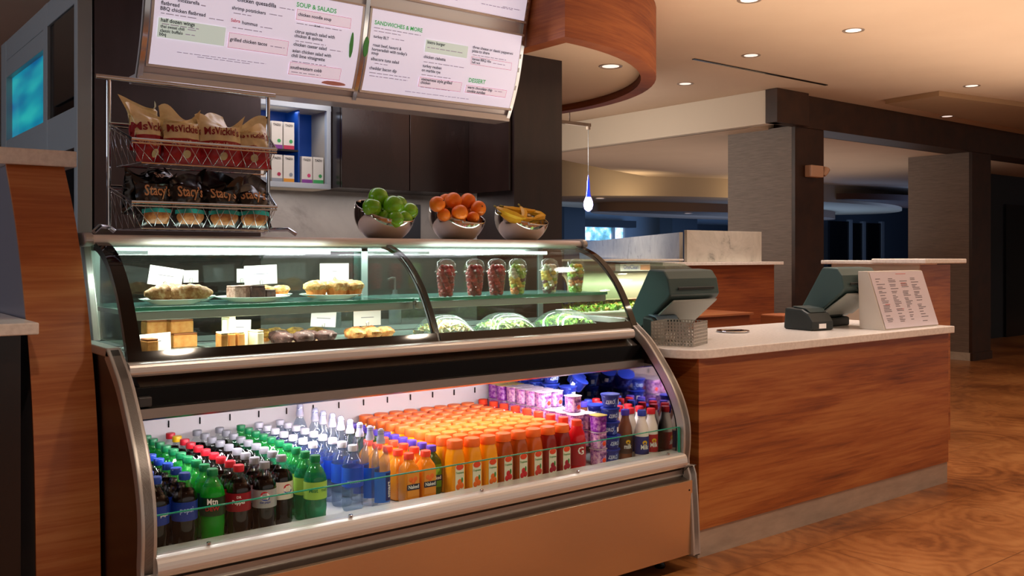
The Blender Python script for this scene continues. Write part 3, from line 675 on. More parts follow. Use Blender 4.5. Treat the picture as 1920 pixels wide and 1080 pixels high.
# wedge menu holder
r = empty('menu_holder', (5.05, 2.84, .9165), 'white slanted acrylic holder with printed menu sheet on counter', 'menu holder')
wx0, wx1 = -.293, .29
MB().prism([(-.108, 0), (.045, 0), (.055, .322), (-.005, .322)], wx0, wx1).build('holder', mat('holder_white', '#c9c2b8', .4), r, .002)
def slant(a, b):   # sheet coords: a along x, b up the slope (0 .. .338)
    t = b/.338; return (a, -.1105+.103*t, .004+.318*t)
q = MB(); q.add([slant(wx0+.008, .004), slant(wx1-.002, .004), slant(wx1-.002, .334), slant(wx0+.008, .334)], [(0, 1, 2, 3)]); sh = q.build('menu_sheet', mat('sheet_lilac', '#d8d0dc', .5), r, solid=.0008)
random.seed(3)
INKP = mat('menu_print_grey', '#6b6670', .6)
def slf(a0, b0, e=.0012): return lambda a, b: tuple(Vector(slant(a0+a, b0+b))+Vector((0, -e, e*.3)))
def bar(q, fn, w_, h_): q.add([fn(0, 0), fn(w_, 0), fn(w_, h_), fn(0, h_)], [(0, 1, 2, 3)])
for cx in (-.25, -.12, .0, .12):
    b = .29; q = MB()
    while b > .03:
        if random.random() > .12: bar(q, slf(cx+random.uniform(0, .006), b), random.uniform(.03, .085), .0034)
        b -= random.choice((.0085, .0085, .0095, .016))
    q.build('menu_print', INKP, sh)
q = MB()
for cx, b, w_ in ((-.02, .318, .11), (.005, .262, .06), (.005, .249, .07), (-.11, .11, .07), (-.22, .14, .05)): bar(q, slf(cx, b), w_, .003)
q.build('red_print', mat('menu_print_red', '#d56a6a', .6), sh)
# perforated basket
r = empty('metal_basket', (3.228, 2.775, .9165), 'square perforated silver metal basket on the counter near the case', 'basket', rotz=math.radians(22))
W, H = .20, .108; LATM = mat('lattice_metal', '#c9c2b8', .25, .55)
def lattice_wall(flip, off):
    q = MB(); n = 13; mz = 7; st = W/n; sz = H/mz; t = .0015
    def bx(a0, a1, z0, z1):
        if flip: q.box(off-t, off+t, a0, a1, z0, z1)
        else: q.box(a0, a1, off-t, off+t, z0, z1)
    for i in range(n+1): bx(max(0, i*st-.0028), min(W, i*st+.0028), 0, H)
    for j in range(mz+1): bx(0, W, max(0, j*sz-.0028), min(H, j*sz+.0028))
    return q.build('lattice_panel', LATM, r)
lattice_wall(False, 0); lattice_wall(False, W); lattice_wall(True, 0); lattice_wall(True, W)
MB().box(0, W, 0, W, .001, .003).build('base', STEEL, r)
o = MB().lathe([(.062, .001), (.085, .001), (.088, .006), (.085, .010), (.065, .010), (.062, .006)], 0, 0, 0, 32, close=False).build('counter_ring', CHROME, loc=(4.03, 3.19, .9165))
T(o, 'flat polished metal ring set on the white counter behind the basket', 'ring')
MB().lathe([(0, .002), (.062, .002)], 0, 0, 0, 32, close=False).build('ring_hole', BLACK, o)

# ---------------------------------------------------------------- curved wood canopy
r = empty('canopy', (3.3, 5.55, 2.5), 'curved wood fascia canopy with beige underside over the dark column', 'canopy')
C0 = (3.315, 5.55); R0 = 1.81; A0, A1 = -PI/2, PI*.42
def ringpts(R, n=40): return [(C0[0]+R*math.cos(A0+(A1-A0)*i/n)-3.3, C0[1]+R*math.sin(A0+(A1-A0)*i/n)-5.55) for i in range(n+1)]
q = MB(); a = ringpts(R0); b = ringpts(R0-.10); n = len(a)
v = [(x, y, 0) for x, y in a]+[(x, y, .449) for x, y in a]+[(x, y, 0) for x, y in b]+[(x, y, .449) for x, y in b]
f = []; g = []
for i in range(n-1):
    f += [(i, i+1, n+i+1, n+i), (2*n+i, 3*n+i, 3*n+i+1, 2*n+i+1)]; g += [(i, 2*n+i, 2*n+i+1, i+1), (n+i, n+i+1, 3*n+i+1, 3*n+i)]
g += [(0, n, 3*n, 2*n), (n-1, 3*n-1, 4*n-1, 2*n-1)]
q.add(v, f, True); q.add(v, g); q.box(.016, .116, -1.709, -.30, 0, .449); q.build('wood_fascia', WOODD, r)
q = MB(); q.prism([(.118, -1.70)]+ringpts(R0-.105)[3:]+[(.118, 1.6)], .05, .08, 'z'); q.build('soffit', CEIL, r)

# ---------------------------------------------------------------- downlights
dl = empty('downlight', (0, 0, 0), 'x', 'downlight', 'recessed ceiling downlights')
MB().lathe([(.055, 0), (.075, -.004), (.078, -.001), (.078, .0)], 0, 0, 0, 24, close=False).build('trim_ring', TRIMW, dl)
MB().lathe([(0, -.001), (.055, -.001)], 0, 0, 0, 24, close=False).build('lens', LAMP, dl)
spots = [((6.097, 3.746, CZ), 'round recessed downlight nearest the lobby middle, above the service counter', 34),
         ((6.21, 4.732, CZ), 'round recessed downlight beside the start of the black air slot', 26),
         ((6.748, 5.899, CZ), 'round recessed downlight close before the pale cross beam', 16),
         ((8.987, 4.272, CZ), 'round recessed downlight above the long dark beam, before the coffer', 26),
         ((4.851, 3.709, CZ), 'round recessed downlight cut by the top of the photo', 30),
         ((4.294*.985, 4.393*.985, 2.549), 'round recessed downlight under the curved wood canopy', 12)]
for i, (p, lab, pw) in enumerate(spots):
    o = dl if i == 0 else clone(dl)
    o.location = p; o['label'] = lab
    light('downlight_beam', 'SPOT', (p[0], p[1], p[2]-.02), pw, (1, .8, .6), (0, 0, 0), .05, spot=110, blend=.9)
o = clone(dl, loc=(10.4, 5.22, 2.899)); o['label'] = 'round downlight glowing at the edge of the ceiling coffer'
light('downlight_beam', 'SPOT', (10.4, 5.1, 2.88), 14, WARM, (0, 0, 0), .04, spot=70, blend=.9)
for i, (u, vv, zz) in enumerate(((1125, 372, 2.29), (1290, 400, 2.13), (1230, 383, 2.29))):
    d = ray(u, vv); t = (zz-EYE)/d.z; o = clone(dl, loc=(d.x*t, d.y*t, zz)); o.scale = (1.3, 1.3, 1.3)
    o['label'] = ['small far downlight at the tip of the lounge ceiling drum', 'small far downlight glowing on the lower brown lounge drum', 'small far downlight under the middle of the lounge ceiling drum'][i]
for n_, (x, y, zz) in enumerate(((10.6, 10.3, 2.05), (13.0, 9.4, 2.05))): light('drum_glow', 'AREA', (x, y, zz), 6, (1, .8, .5), (PI*.75, 0, 0), .5)

# ---------------------------------------------------------------- pendant on its track, exit light
tr = empty('pendant_light', (6.058, 6.5, 2.54), 'hanging blue glass teardrop pendant with white glowing tip', 'pendant light')
MB().lathe([(0, 0), (.02, .0), (.02, .06), (0, .06)], 0, 0, -.02, 12).build('adapter', TRIMW, tr)
MB().tube([(0, 0, -.02), (0, 0, -.5)], .003, 6).build('cord', GREYP, tr)
MB().lathe([(.004, -.45), (.014, -.52), (.018, -.60), (.026, -.66)], 0, 0, 0, 16, close=False).build('blue_shade', mat('cobalt_glass', '#1c3fd0', .1, trans=.3, emit='#2244dd', estr=.5), tr)
MB().lathe([(.026, -.66), (.042, -.70), (.046, -.735), (.036, -.775), (.012, -.795), (0, -.798)], 0, 0, 0, 16, close=False).build('glowing_tip', mat('pendant_glow', '#ffffff', .4, emit='#c9b8ff', estr=3.2), tr)
o = empty('light_track', (5.82, 6.5, 2.56), 'short grey lighting track hanging by a rod beneath the canopy', 'track')
MB().box(-.5, .26, -.015, .015, -.01, .02).build('rail', TRIMW, o); MB().tube([(0, 0, .02), (0, 0, .39)], .006, 8).build('rod', TRIMW, o)
r = empty('emergency_light', (8.30, 5.55, 2.18), 'beige emergency light box on the brown face of the first pillar', 'emergency light')
EM = mat('emergency_beige', '#c9a58c', .5)
MB().box(-.11, .10, -.055, .028, -.06, .06).build('housing', EM, r, .008)
q = MB(); q.M = Matrix.Translation((.15, -.03, -.01)) @ Matrix.Rotation(.5, 4, 'Y'); q.lathe([(.02, -.03), (.035, .0), (.045, .05), (.04, .055), (0, .05)], 0, 0, 0, 16); q.build('lamp_head', EM, r)

# ================================================================= menu boards
BP = smooth_prof([(4.215, 2.10), (4.165, 2.20), (4.12, 2.32), (4.085, 2.46), (4.055, 2.60), (4.02, 2.74), (3.97, 2.93)], 4)
def bY(z): return lerp_prof(BP, z)
def barclen(z0, z1, n=12): return sum(math.hypot(bY(z0+(z1-z0)*i/n)-bY(z0+(z1-z0)*(i+1)/n), (z1-z0)/n) for i in range(n))
r = empty('menu_board_carrier', (2.27, 4.2, 2.1), 'curved silver frame carrying the backlit menu boards over the counter', 'frame')
M = Matrix.Translation((-2.27, -4.2, -2.1))
q = rb(); q.strip([(y+.012, z) for y, z in BP], 1.235, 3.30, -.02); q.build('back_plate', ALU, r)
q = rb(); q.box(1.24, 3.30, 4.20, 4.34, 2.095, 2.13); q.build('lower_ledge', ALU, r, .003)
for x in (1.235, 2.285, 3.278):
    q = rb(); q.strip([(y-.008, z) for y, z in BP], x, x+.022, -.02); q.build('upright', CHROME, r)
BOARDS = {}
def board(name, x0, x1, z0, z1, label):
    pts = [(bY(z0+(z1-z0)*i/16)-.004, z0+(z1-z0)*i/16) for i in range(17)]
    o = empty(name, ((x0+x1)/2, bY(z0), z0), label, 'menu board', 'backlit menu boards')
    M_ = Matrix.Translation((-(x0+x1)/2, -bY(z0), -z0))
    q = MB(); q.M = M_; q.strip([(p[0]-.002, p[1]) for p in pts], x0+.012, x1-.012, -.003); q.build('lit_panel', MENUW, o)
    q = MB(); q.M = M_
    for a, b in ((x0, x0+.012), (x1-.012, x1)): q.strip([(p[0]-.004, p[1]) for p in pts], a, b, -.006)
    q.box(x0, x1, bY(z0)-.012, bY(z0), z0-.012, z0); q.box(x0, x1, bY(z1)-.012, bY(z1), z1, z1+.01)
    q.build('rim', ALU, o)
    BOARDS[name] = (o, M_); return o, M_
BA = board('menu_board', 1.262, 2.282, 2.165, 2.555, 'backlit menu board listing flatbreads, wings, soup and salads')
BB = board('menu_board', 2.312, 3.288, 2.165, 2.555, 'backlit menu board listing sandwiches and dessert')
BC = board('menu_board', 1.262, 2.282, 2.635, 2.90, 'upper backlit menu board above the soup and salads board')
BD = board('menu_board', 2.312, 3.288, 2.635, 2.90, 'upper backlit menu board above the sandwiches board')
def on_board(u, v_):
    d = ray(u, v_); lo, hi = 2.0, 3.4
    z = 2.3
    for _ in range(25): t = bY(z)/d.y; z = EYE+d.z*t
    return d.x*t, z
def bmap(x0, z0, e=.012):
    def fn(a, b):
        z = z0+b; return (x0+a, bY(z)-e, z)
    return fn
inks = {'k': (INK, 'lettering'), 'g': (INKGR, 'green_heading'), 'r': (INKR, 'red_lettering'), 's': (INKG, 'small_print')}
def layout(bd, texts, bars, fills, boxes):
    o, M_ = bd; acc = {}
    def A(k):
        if k not in acc: acc[k] = MB(); acc[k].M = M_
        return acc[k]
    for s, u0, v0, u1, col in texts:
        x0, z0 = on_board(u0, v0); x1, _ = on_board(u1, v0)
        wd = text_geo(s)[2]; q = MB(); q.M = M_; put_text(q, s, bmap(x0, z0), height=(x1-x0)/wd*.97); q.build(inks[col][1], inks[col][0], o)
    for u0, v0, u1, h_ in bars:
        x0, z0 = on_board(u0, v0); x1, _ = on_board(u1, v0); x = x0
        if 's' in acc: acc.pop('s').build('small_print', INKG, o)
        while x < x1:
            w_ = random.uniform(.012, .04); bar(A('s'), bmap(x, z0, .0115), min(w_, x1-x), h_); x += w_+.006
    for (u0, v0, u1, v1, m, nm) in fills:
        x0, z1 = on_board(u0, v0); x1, _ = on_board(u1, v0); _, z0 = on_board(u0, v1)
        q = MB(); q.M = M_; q.add([bmap(x0, z0, .010)(0, 0), bmap(x1, z0, .010)(0, 0), bmap(x1, z1, .010)(0, 0), bmap(x0, z1, .010)(0, 0)], [(0, 1, 2, 3)]); q.build(nm, m, o)
    for (u0, v0, u1, v1) in boxes:
        x0, z1 = on_board(u0, v0); x1, _ = on_board(u1, v0); _, z0 = on_board(u0, v1); q = A('r')
        for a, b, w_, h_ in ((x0, z0, x1-x0, .0015), (x0, z1, x1-x0, .0015), (x0, z0, .0015, z1-z0), (x1, z0, .0015, z1-z0)): bar(q, bmap(a, b, .0115), w_, h_)
    for k, q in acc.items(): q.build(inks[k][1], inks[k][0], o)
layout(BA, [('mozzarella', 332, 4, 374, 'k'), ('flatbread', 300, 9, 336, 'k'), ('BBQ chicken flatbread', 299, 19, 387, 'k'), ('half dozen wings', 300, 41, 366, 'k'),
            ('thai sweet chili', 299, 52, 346, 'k'), ('classic buffalo', 298, 60, 343, 'k'), ('bbq', 297, 67, 310, 'k'), ('chicken quesadilla', 443, 3, 519, 'k'),
            ('shrimp potstickers', 433, 18, 499, 'k'), ('Sabra', 431, 41, 449, 'r'), ('hummus', 452, 46, 482, 'k'), ('grilled chicken tacos', 429, 77, 502, 'k'),
            ('SOUP & SALADS', 554, 13, 632, 'g'), ('chicken noodle soup', 557, 30, 622, 'k'), ('bowl', 588, 51, 598, 'k'), ('citrus spinach salad with', 551, 62, 629, 'k'),
            ('chicken & quinoa', 550, 70, 605, 'k'), ('chicken caesar salad', 548, 86, 613, 'k'), ('asian chicken salad with', 546, 98, 622, 'k'),
            ('chili lime vinaigrette', 544, 107, 610, 'k'), ('southwestern cobb', 542, 129, 604, 'k')],
       [(300, 26, 368, .004), (375, 12, 384, .005), (390, 36, 418, .004), (302, 46, 372, .004), (350, 57, 366, .004), (346, 66, 364, .004), (436, 26, 470, .004), (434, 53, 490, .004),
        (522, 16, 550, .004), (503, 28, 528, .004), (486, 52, 510, .004), (505, 88, 532, .004), (554, 45, 640, .004), (552, 78, 610, .004), (545, 116, 612, .004), (544, 136, 600, .004), (616, 95, 640, .004),
        (330, 99, 500, .003), (368, 108, 470, .003)],
       [(296, 33, 424, 70, MGREEN, 'green_box'), (428, 62, 541, 90, PPINK, 'pink_box'), (555, 18, 658, 38, PPINK, 'pink_box'), (542, 117, 640, 140, PPINK, 'pink_box')],
       [(428, 62, 541, 90), (555, 18, 658, 38), (542, 117, 640, 140)])
layout(BB, [('SANDWICHES & MORE', 700, 46, 794, 'g'), ('turkey BLT', 698, 71, 728, 'k'), ('roast beef, havarti &', 697, 87, 753, 'k'), ("horseradish with today's", 695, 95, 764, 'k'),
            ('soup', 694, 102, 708, 'k'), ('albacore tuna salad', 693, 113, 748, 'k'), ('cheddar bacon dip', 690, 130, 744, 'k'), ('bistro burger', 799, 82, 834, 'k'),
            ('chicken ciabatta', 792, 109, 835, 'k'), ('turkey reuben', 790, 126, 827, 'k'), ('on marble rye', 788, 134, 825, 'k'), ('vietnamese style grilled', 787, 151, 848, 'k'),
            ('chicken', 786, 157, 805, 'k'), ('three cheese or classic pepperoni', 884, 91, 963, 'k'), ('pizza to share', 883, 98, 917, 'k'), ('kansas BBQ ribs', 883, 113, 920, 'k'),
            ('half rack', 882, 119, 899, 'k'), ('DESSERT', 876, 154, 909, 'g'), ('warm chocolate chip', 874, 166, 923, 'k'), ('cookie sundae', 873, 173, 909, 'k')],
       [(699, 53, 788, .004), (699, 59, 750, .004), (732, 74, 756, .004), (700, 120, 725, .004), (690, 137, 768, .004), (690, 143, 764, .004), (799, 90, 866, .004), (792, 117, 870, .004),
        (788, 141, 844, .004), (786, 164, 842, .004), (884, 104, 948, .004), (922, 120, 945, .004), (757, 172, 880, .003), (925, 172, 940, .004)],
       [(797, 74, 878, 98, MGREEN, 'green_box'), (785, 145, 866, 163, PPINK, 'pink_box'), (872, 160, 950, 174, PPINK, 'pink_box')],
       [(785, 145, 866, 163), (882, 107, 959, 121), (872, 160, 950, 174)])
layout(BD, [], [(700, -30, 860, .005), (900, 8, 960, .004), (940, 14, 975, .004)], [], [])
# food photographs printed on the boards' edges (plain leaves and sauce)
for bd, pts, mm, nm in ((BA, [(656, 60, 664, 110)], mat('leaf_print', '#4a8a48', .5, emit='#3d7a3c', estr=.3), 'leaf_print'), (BB, [(682, 68, 692, 108)], None, 'leaf_print'),
                        (BA, [(600, 150, 650, 158)], mat('food_print', '#b0705f', .5, emit='#a8685a', estr=.3), 'food_print')):
    mm = mm or bpy.data.materials['leaf_print']
    for u0, v0, u1, v1 in pts:
        x0, z1 = on_board(u0, v0); x1, _ = on_board(u1, v0); _, z0 = on_board(u0, v1); q = MB(); q.M = bd[1]
        n = 12; cx_, cz_ = (x0+x1)/2, (z0+z1)/2
        q.add([(cx_+(x1-x0)/2*math.cos(2*PI*i/n)*random.uniform(.8, 1.1), bY(cz_+(z1-z0)/2*math.sin(2*PI*i/n))-.0105, cz_+(z1-z0)/2*math.sin(2*PI*i/n)) for i in range(n)], [tuple(range(n))]); q.build(nm, mm, bd[0])
light('menu_spill', 'AREA', (2.3, 3.92, 2.35), 5, (.95, .9, 1), (-.2-PI/2+.35, 0, 0), 1.9, .4)

# ================================================================= chip rack and bags
r = empty('chip_rack', (1.23, 3.5, 1.4), 'two tier chrome wire rack standing on top of the case', 'rack')
M = Matrix.Translation((-1.23, -3.5, -1.4))
for x in (.93, 1.53):
    q = rb(); q.tube([(x, 3.5, 1.42), (x, 3.5, 1.955)], .0085, 10); q.build('post', CHROME, r)
    q = rb(); s_ = -1 if x < 1 else 1
    q.tube([(x-.02*s_, 3.5, 1.414), (x, 3.5, 1.43), (x+.05*s_, 3.42, 1.43), (x+.075*s_, 3.40, 1.409)], .008, 8); q.build('foot', CHROME, r)
q = rb(); q.tube([(.885, 3.5, 1.963), (1.56, 3.5, 1.963)], .010, 10); q.build('top_rail', CHROME, r)
def rack_basket(zb, zf, zr, name='wire_basket'):
    q = rb(); BL, BR, FL, FR = Vector((.93, 3.5, zr)), Vector((1.53, 3.5, zr)), Vector((.935, 3.24, zf)), Vector((1.45, 3.24, zf))
    q.tube([BL, FL, FR, BR], .0055, 8, True)
    q.tube([p-Vector((0, 0, .012)) for p in (BL, FL, FR, BR)], .003, 6, True)
    b = [Vector((.95, 3.47, zb)), Vector((.975, 3.27, zb)), Vector((1.43, 3.27, zb)), Vector((1.50, 3.47, zb))]
    q.tube(b, .003, 6, True)
    q.build(name+'_rim', CHROME, r)
    q = rb()
    def mesh(a0, a1, b0, b1, n, cross=True):
        for i in range(n+1):
            t = i/n; p = a0.lerp(a1, t); 
            for dd in ((-1, 1) if cross else (0,)):
                t2 = t+dd/n
                if 0 <= t2 <= 1: q.tube([p, b0.lerp(b1, t2)], .001, 5)
    mesh(FL, FR, b[1], b[2], 11); mesh(BL, FL, b[0], b[1], 4); mesh(BR, FR, b[3], b[2], 4)
    mesh(b[0], b[3], b[1], b[2], 12, False); mesh(BL, BR, b[0], b[3], 6, False)
    q.build(name+'_mesh', WIREM, r)
rack_basket(1.645, 1.72, 1.80, 'upper_basket'); rack_basket(1.42, 1.508, 1.575, 'lower_basket')
FOILR = noisy('bag_red', [(.3, '#8f1420'), (.7, '#b41c28')], ns=30, rough=.35); FOILC = noisy('bag_cream', [(.3, '#e4cf9c'), (.7, '#f6e8bc')], ns=30, rough=.35)
FOILK = noisy('bag_black', [(.3, '#0c0b0d'), (.7, '#1c1a1d')], ns=30, rough=.22, spec=.8); TEAL = mat('bag_teal', '#2aa6a0', .35); CHIPT = noisy('bag_chip_print', [(.3, '#8f4e22'), (.7, '#c08248')], ns=60, rough=.4)
def bag_geo(w_, h_, t_, seed, split):
    nx, nz = 14, 18
    def fy(u, v):
        e = (1-abs(2*u-1)**3)*(1-abs(2*v-1)**4)
        if v > .88: e *= .25
        return t_*e+.010*noise.noise(Vector((u*5, v*6, seed)))*(1.2-abs(2*v-1))
    q = MB()
    for side in (-1, 1):
        vs = []; 
        for j in range(nz+1):
            for i in range(nx+1):
                u, v = i/nx, j/nz; x = (u-.5)*w_*(1-.10*(1-abs(2*v-1)**4)); z = v*h_
                if v > .8: z += .028*(v-.8)*5*math.sin(u*(3+seed % 4)+seed)
                vs.append((x, side*fy(u, v)+(.040*(v-.75)*4*math.sin(u*(2.5+seed % 3)+seed) if v > .75 else 0), z))
        for part in (0, 1):
            q.mi = part
            q.add(vs, [f_ for j in range(nz) for i in range(nx) for f_ in [(j*(nx+1)+i, j*(nx+1)+i+1, (j+1)*(nx+1)+i+1, (j+1)*(nx+1)+i)] if (j/nz >= split) == bool(part)], True)
    return q, fy
def vbag(x, y, z, rz, tilt, label, text=True, seed=0, w_=.15, h_=.205):
    q, fy = bag_geo(w_, h_, .034, seed, .50)
    o = q.build('snack_bag', [FOILR, FOILC], loc=(x, y, z)); o.rotation_euler = (tilt, 0, rz); T(o, label, 'snack bag', 'red and cream snack bags in the upper basket')
    if text:
        def fn(zc, dx=0): return lambda a, b: (a+dx, -fy((a+dx)/w_/.92+.5, (zc+b)/h_)-.0035, zc+b)
        t = MB(); put_text(t, 'MsVickie’s', fn(.108), width=.125, center=True, squash=1.3); t.build('brand_lettering', mat('script_red', '#8f1a20', .5), o)
        t = MB(); put_text(t, 'Original Recipe', fn(.064), width=.105, center=True, squash=1.2); put_text(t, 'Sea Salt', fn(.054), width=.03, center=True); t.build('flavour_lettering', mat('print_pale', '#e8c8a8', .5), o)
        t = MB(); n = 16; t.add([fn(.030)(.014*math.cos(2*PI*i/n), .014*math.sin(2*PI*i/n)) for i in range(n)], [tuple(range(n))]); t.build('round_badge', mat('badge_cream', '#cfc49a', .5), o)
    return o
names = ['at the rack post end', 'second along', 'third along', 'last at the counter end']
for i in range(4):
    vbag([1.02, 1.135, 1.265, 1.385][i], [3.33, 3.315, 3.30, 3.305][i], [1.652, 1.652, 1.652, 1.650][i], [.45, .05, -.06, -.12][i], [-.08, -.12, -.12, -.22][i],
         'red and cream chip bag in the upper basket front, %s' % names[i], seed=i*3+1, w_=[.12, .155, .165, .145][i], h_=[.185, .172, .172, .155][i])
for i in range(4):
    vbag([1.03, 1.15, 1.29, 1.41][i], [3.41, 3.405, 3.40, 3.41][i], 1.655+[.04, .012, .012, .0][i], [.5, -.35, .3, -.3][i], [-.10, .16, -.14, .12][i], 'cream topped chip bag in the upper basket rear, %s' % names[i], text=False, seed=i*5+2, w_=.145, h_=.18)
def sbag(x, y, z, rz, tilt, label, text=True, seed=0, w_=.145, h_=.17):
    q, fy = bag_geo(w_, h_, .035, seed, .0)
    o = q.build('snack_bag', [FOILK, FOILK], loc=(x, y, z)); o.rotation_euler = (tilt, 0, rz); T(o, label, 'snack bag', 'black snack bags in the lower basket')
    def fn(zc, dx=0, e=.0035): return lambda a, b: (a+dx, -fy((a+dx)/w_/.92+.5, (zc+b)/h_)-e, zc+b)
    if text:
        t = MB(); put_text(t, 'Stacy’s', fn(.102), width=.092, center=True, squash=1.5); t.build('brand_lettering', GOLDT, o)
        t = MB()
        nx = 10
        for (z0, z1, wd) in ((.006, .056, .10),):
            vs = []; 
            for j in range(7):
                for i in range(nx+1): vs.append(fn(z0+(z1-z0)*j/6, 0, .0028)((i/nx-.5)*wd*(.7+.3*math.sin(PI*j/6)), 0))
            t.add(vs, [(j*(nx+1)+i, j*(nx+1)+i+1, (j+1)*(nx+1)+i+1, (j+1)*(nx+1)+i) for j in range(6) for i in range(nx)], True)
        t.build('chip_print', CHIPT, o)
        t = MB(); vs = []
        for j in range(2):
            for i in range(nx+1): vs.append(fn(.040+.014*j+.003*math.sin(PI*i/nx), 0, .0046)((i/nx-.5)*.11, 0))
        t.add(vs, [(i, i+1, nx+2+i, nx+1+i) for i in range(nx)], True); t.build('teal_band', TEAL, o)
    return o
for i in range(4):
    sbag([1.04, 1.15, 1.27, 1.385][i], [3.325, 3.315, 3.30, 3.30][i], [1.432, 1.432, 1.430, 1.430][i], [.12, .1, -.05, -.1][i], [-.12, -.1, -.15, -.2][i],
         'black pita chip bag with teal band, lower basket front, %s' % names[i], seed=i*3+9, h_=[.175, .17, .155, .145][i])
for i in range(4):
    b = sbag([1.0, 1.17, 1.29, 1.42][i], [3.43, 3.42, 3.41, 3.41][i], 1.432+[.04, .02, .015, .01][i], [.5, .15, -.1, -.1][i], [.1, .05, 0, .05][i], 'black chip bag crammed in the lower basket rear, %s' % names[i], text=False, seed=i*5+22, w_=.13)
b = sbag(1.10, 3.36, 1.545, .2, -.9, 'black chip bag lying tipped on top of the lower basket', text=False, seed=41, w_=.13, h_=.12)
t = MB(); put_text(t, 'Stacy’s', lambda a, q_: (a, -.038, .05+q_), width=.085, center=True, squash=1.3); t.build('brand_lettering', GOLDT, b)

# ================================================================= fruit bowls
def bowl(x, y, label, tilt=(.09, -.40)):
    me = bpy.data.meshes.new('fruit_bowl'); bm = bmesh.new()
    bmesh.ops.create_uvsphere(bm, u_segments=40, v_segments=28, radius=.128)
    for v in bm.verts: v.co.z = max(v.co.z, -.108)
    n = Vector((tilt[0], tilt[1], 1)).normalized()
    bmesh.ops.bisect_plane(bm, geom=bm.verts[:]+bm.edges[:]+bm.faces[:], plane_co=(0, 0, .012), plane_no=n, clear_outer=True)
    for f in bm.faces: f.smooth = True
    bm.to_mesh(me); bm.free(); me.materials.append(BOWLM)
    o = bpy.data.objects.new('fruit_bowl', me); COL.objects.link(o); o.location = (x, y, 1.5105)
    md = o.modifiers.new('s', 'SOLIDIFY'); md.thickness = .003; md.offset = 1
    T(o, label, 'bowl', 'slanted steel fruit bowls'); return o
bowl(2.045, 3.47, 'polished steel bowl filled with green apples'); bowl(2.425, 3.47, 'polished steel bowl filled with oranges'); bowl(2.80, 3.47, 'polished steel bowl filled with bananas')
APL = noisy('apple_skin', [(.35, '#5fae18'), (.65, '#8fcf2e')], ns=9, rough=.25, coat=.4)
ORG = mat('orange_skin', '#f7801a', .4); f_ = noise_tex(ORG, coords(ORG), 180, 2); bump(ORG, f_, .15, .003)
BAN = noisy('banana_skin', [(.3, '#d89a1c'), (.6, '#f2c02e')], ns=8, rough=.45); STEM = mat('stem_brown', '#5a3d1c', .7)
def fruit(kind, u, v_, Y, R, label):
    d = ray(u, v_); t = Y/d.y; p = (d.x*t, Y, EYE+d.z*t)
    if kind == 'green_apple':
        pr = [(0, -.86), (.25, -.93), (.55, -.85), (.85, -.45), (.99, .0), (.95, .38), (.75, .75), (.45, .92), (.2, .88), (.06, .72), (0, .68)]
        o = MB().lathe([(a*R, b*R) for a, b in smooth_prof(pr, 2)], 0, 0, 0, 20, close=False).build(kind, APL, loc=p)
        MB().tube([(0, 0, .68*R), (.003, 0, .95*R), (.008, 0, 1.15*R)], .0014, 6).build('stem', STEM, o)
        o.rotation_euler = (random.uniform(-.8, .8), random.uniform(-.8, .8), random.uniform(0, 6))
        T(o, label, 'apple', 'green apples in the first bowl')
    else:
        o = MB().blob(0, 0, 0, R, R, R*.96, .015, 1.5, int(u), 14, 20).build(kind, ORG, loc=p)
        MB().lathe([(0, .0), (.004, 0), (.003, .002), (0, .002)], 0, 0, R*.955, 8).build('stem_end', STEM, o)
        o.rotation_euler = (random.uniform(-.6, 1.3), random.uniform(-.8, .8), 0)
        T(o, label, 'orange', 'oranges in the middle bowl')
for a in [(709, 371, 3.47, .043, 'green apple at the very top of the apple bowl'), (697, 390, 3.42, .040, 'green apple resting at the bowl rim nearest the chip rack'), (737, 387, 3.40, .044, 'large green apple at the middle of the apple bowl front'),
          (748, 385, 3.48, .040, 'green apple partly hidden behind the large middle apple'), (768, 397, 3.43, .037, 'green apple at the bowl rim nearest the oranges'), (741, 412, 3.37, .036, 'green apple low at the front rim, mostly hidden by bowl'),
          (712, 405, 3.47, .042, 'green apple low in the bowl between upper ones'), (722, 408, 3.42, .040, 'green apple sunk deep below the top apple'), (757, 412, 3.42, .038, 'green apple sunk deep at the bowl side nearest the oranges')]: fruit('green_apple', *a)
for a in [(820, 383, 3.41, .036, 'orange at the bowl rim nearest the apples'), (850, 376, 3.43, .038, 'orange at the top middle of the pile'), (877, 377, 3.47, .037, 'orange at the top of the pile beside the middle one'),
          (897, 391, 3.42, .036, 'orange at the bowl rim nearest the bananas'), (862, 399, 3.38, .037, 'orange at the front of the pile with a visible stem end'), (832, 403, 3.40, .030, 'small orange low behind the front rim, apple side'),
          (887, 408, 3.385, .028, 'small orange low behind the front rim, banana side'), (836, 377, 3.50, .034, 'orange at the rear, peeking between two upper ones'), (868, 395, 3.50, .04, 'orange hidden in the middle of the heap'), (858, 412, 3.42, .038, 'orange sunk deep under the front stem-end orange')]: fruit('orange', *a)
def banana(pts, R, label):
    p = [Vector(q_) for q_ in pts]; n = 10; P = [tuple((1-t)**2*p[0]+2*t*(1-t)*p[1]+t*t*p[2]) for t in [i/n for i in range(n+1)]]
    rr = [R*min(1, .35+2.2*min(i, n-i)/n) for i in range(n+1)]
    o = MB().tube(P, rr, 6).build('banana', BAN); o.data.polygons.foreach_set('use_smooth', [True]*len(o.data.polygons)); T(o, label, 'banana', 'bananas in the steel bowl')
    d = (Vector(P[0])-Vector(P[1])).normalized(); q = MB(); q.tube([P[0], tuple(Vector(P[0])+d*.022)], [R*.33, R*.26], 6); q.build('stem', mat('banana_stem', '#8a7a22', .7), o)
def bp(u, v_, Y): d = ray(u, v_); t = Y/d.y; return (d.x*t, Y, EYE+d.z*t)
banana([bp(932, 389, 3.45), bp(955, 402, 3.36), bp(985, 409, 3.37)], .017, 'long banana lying along the bowl front rim')
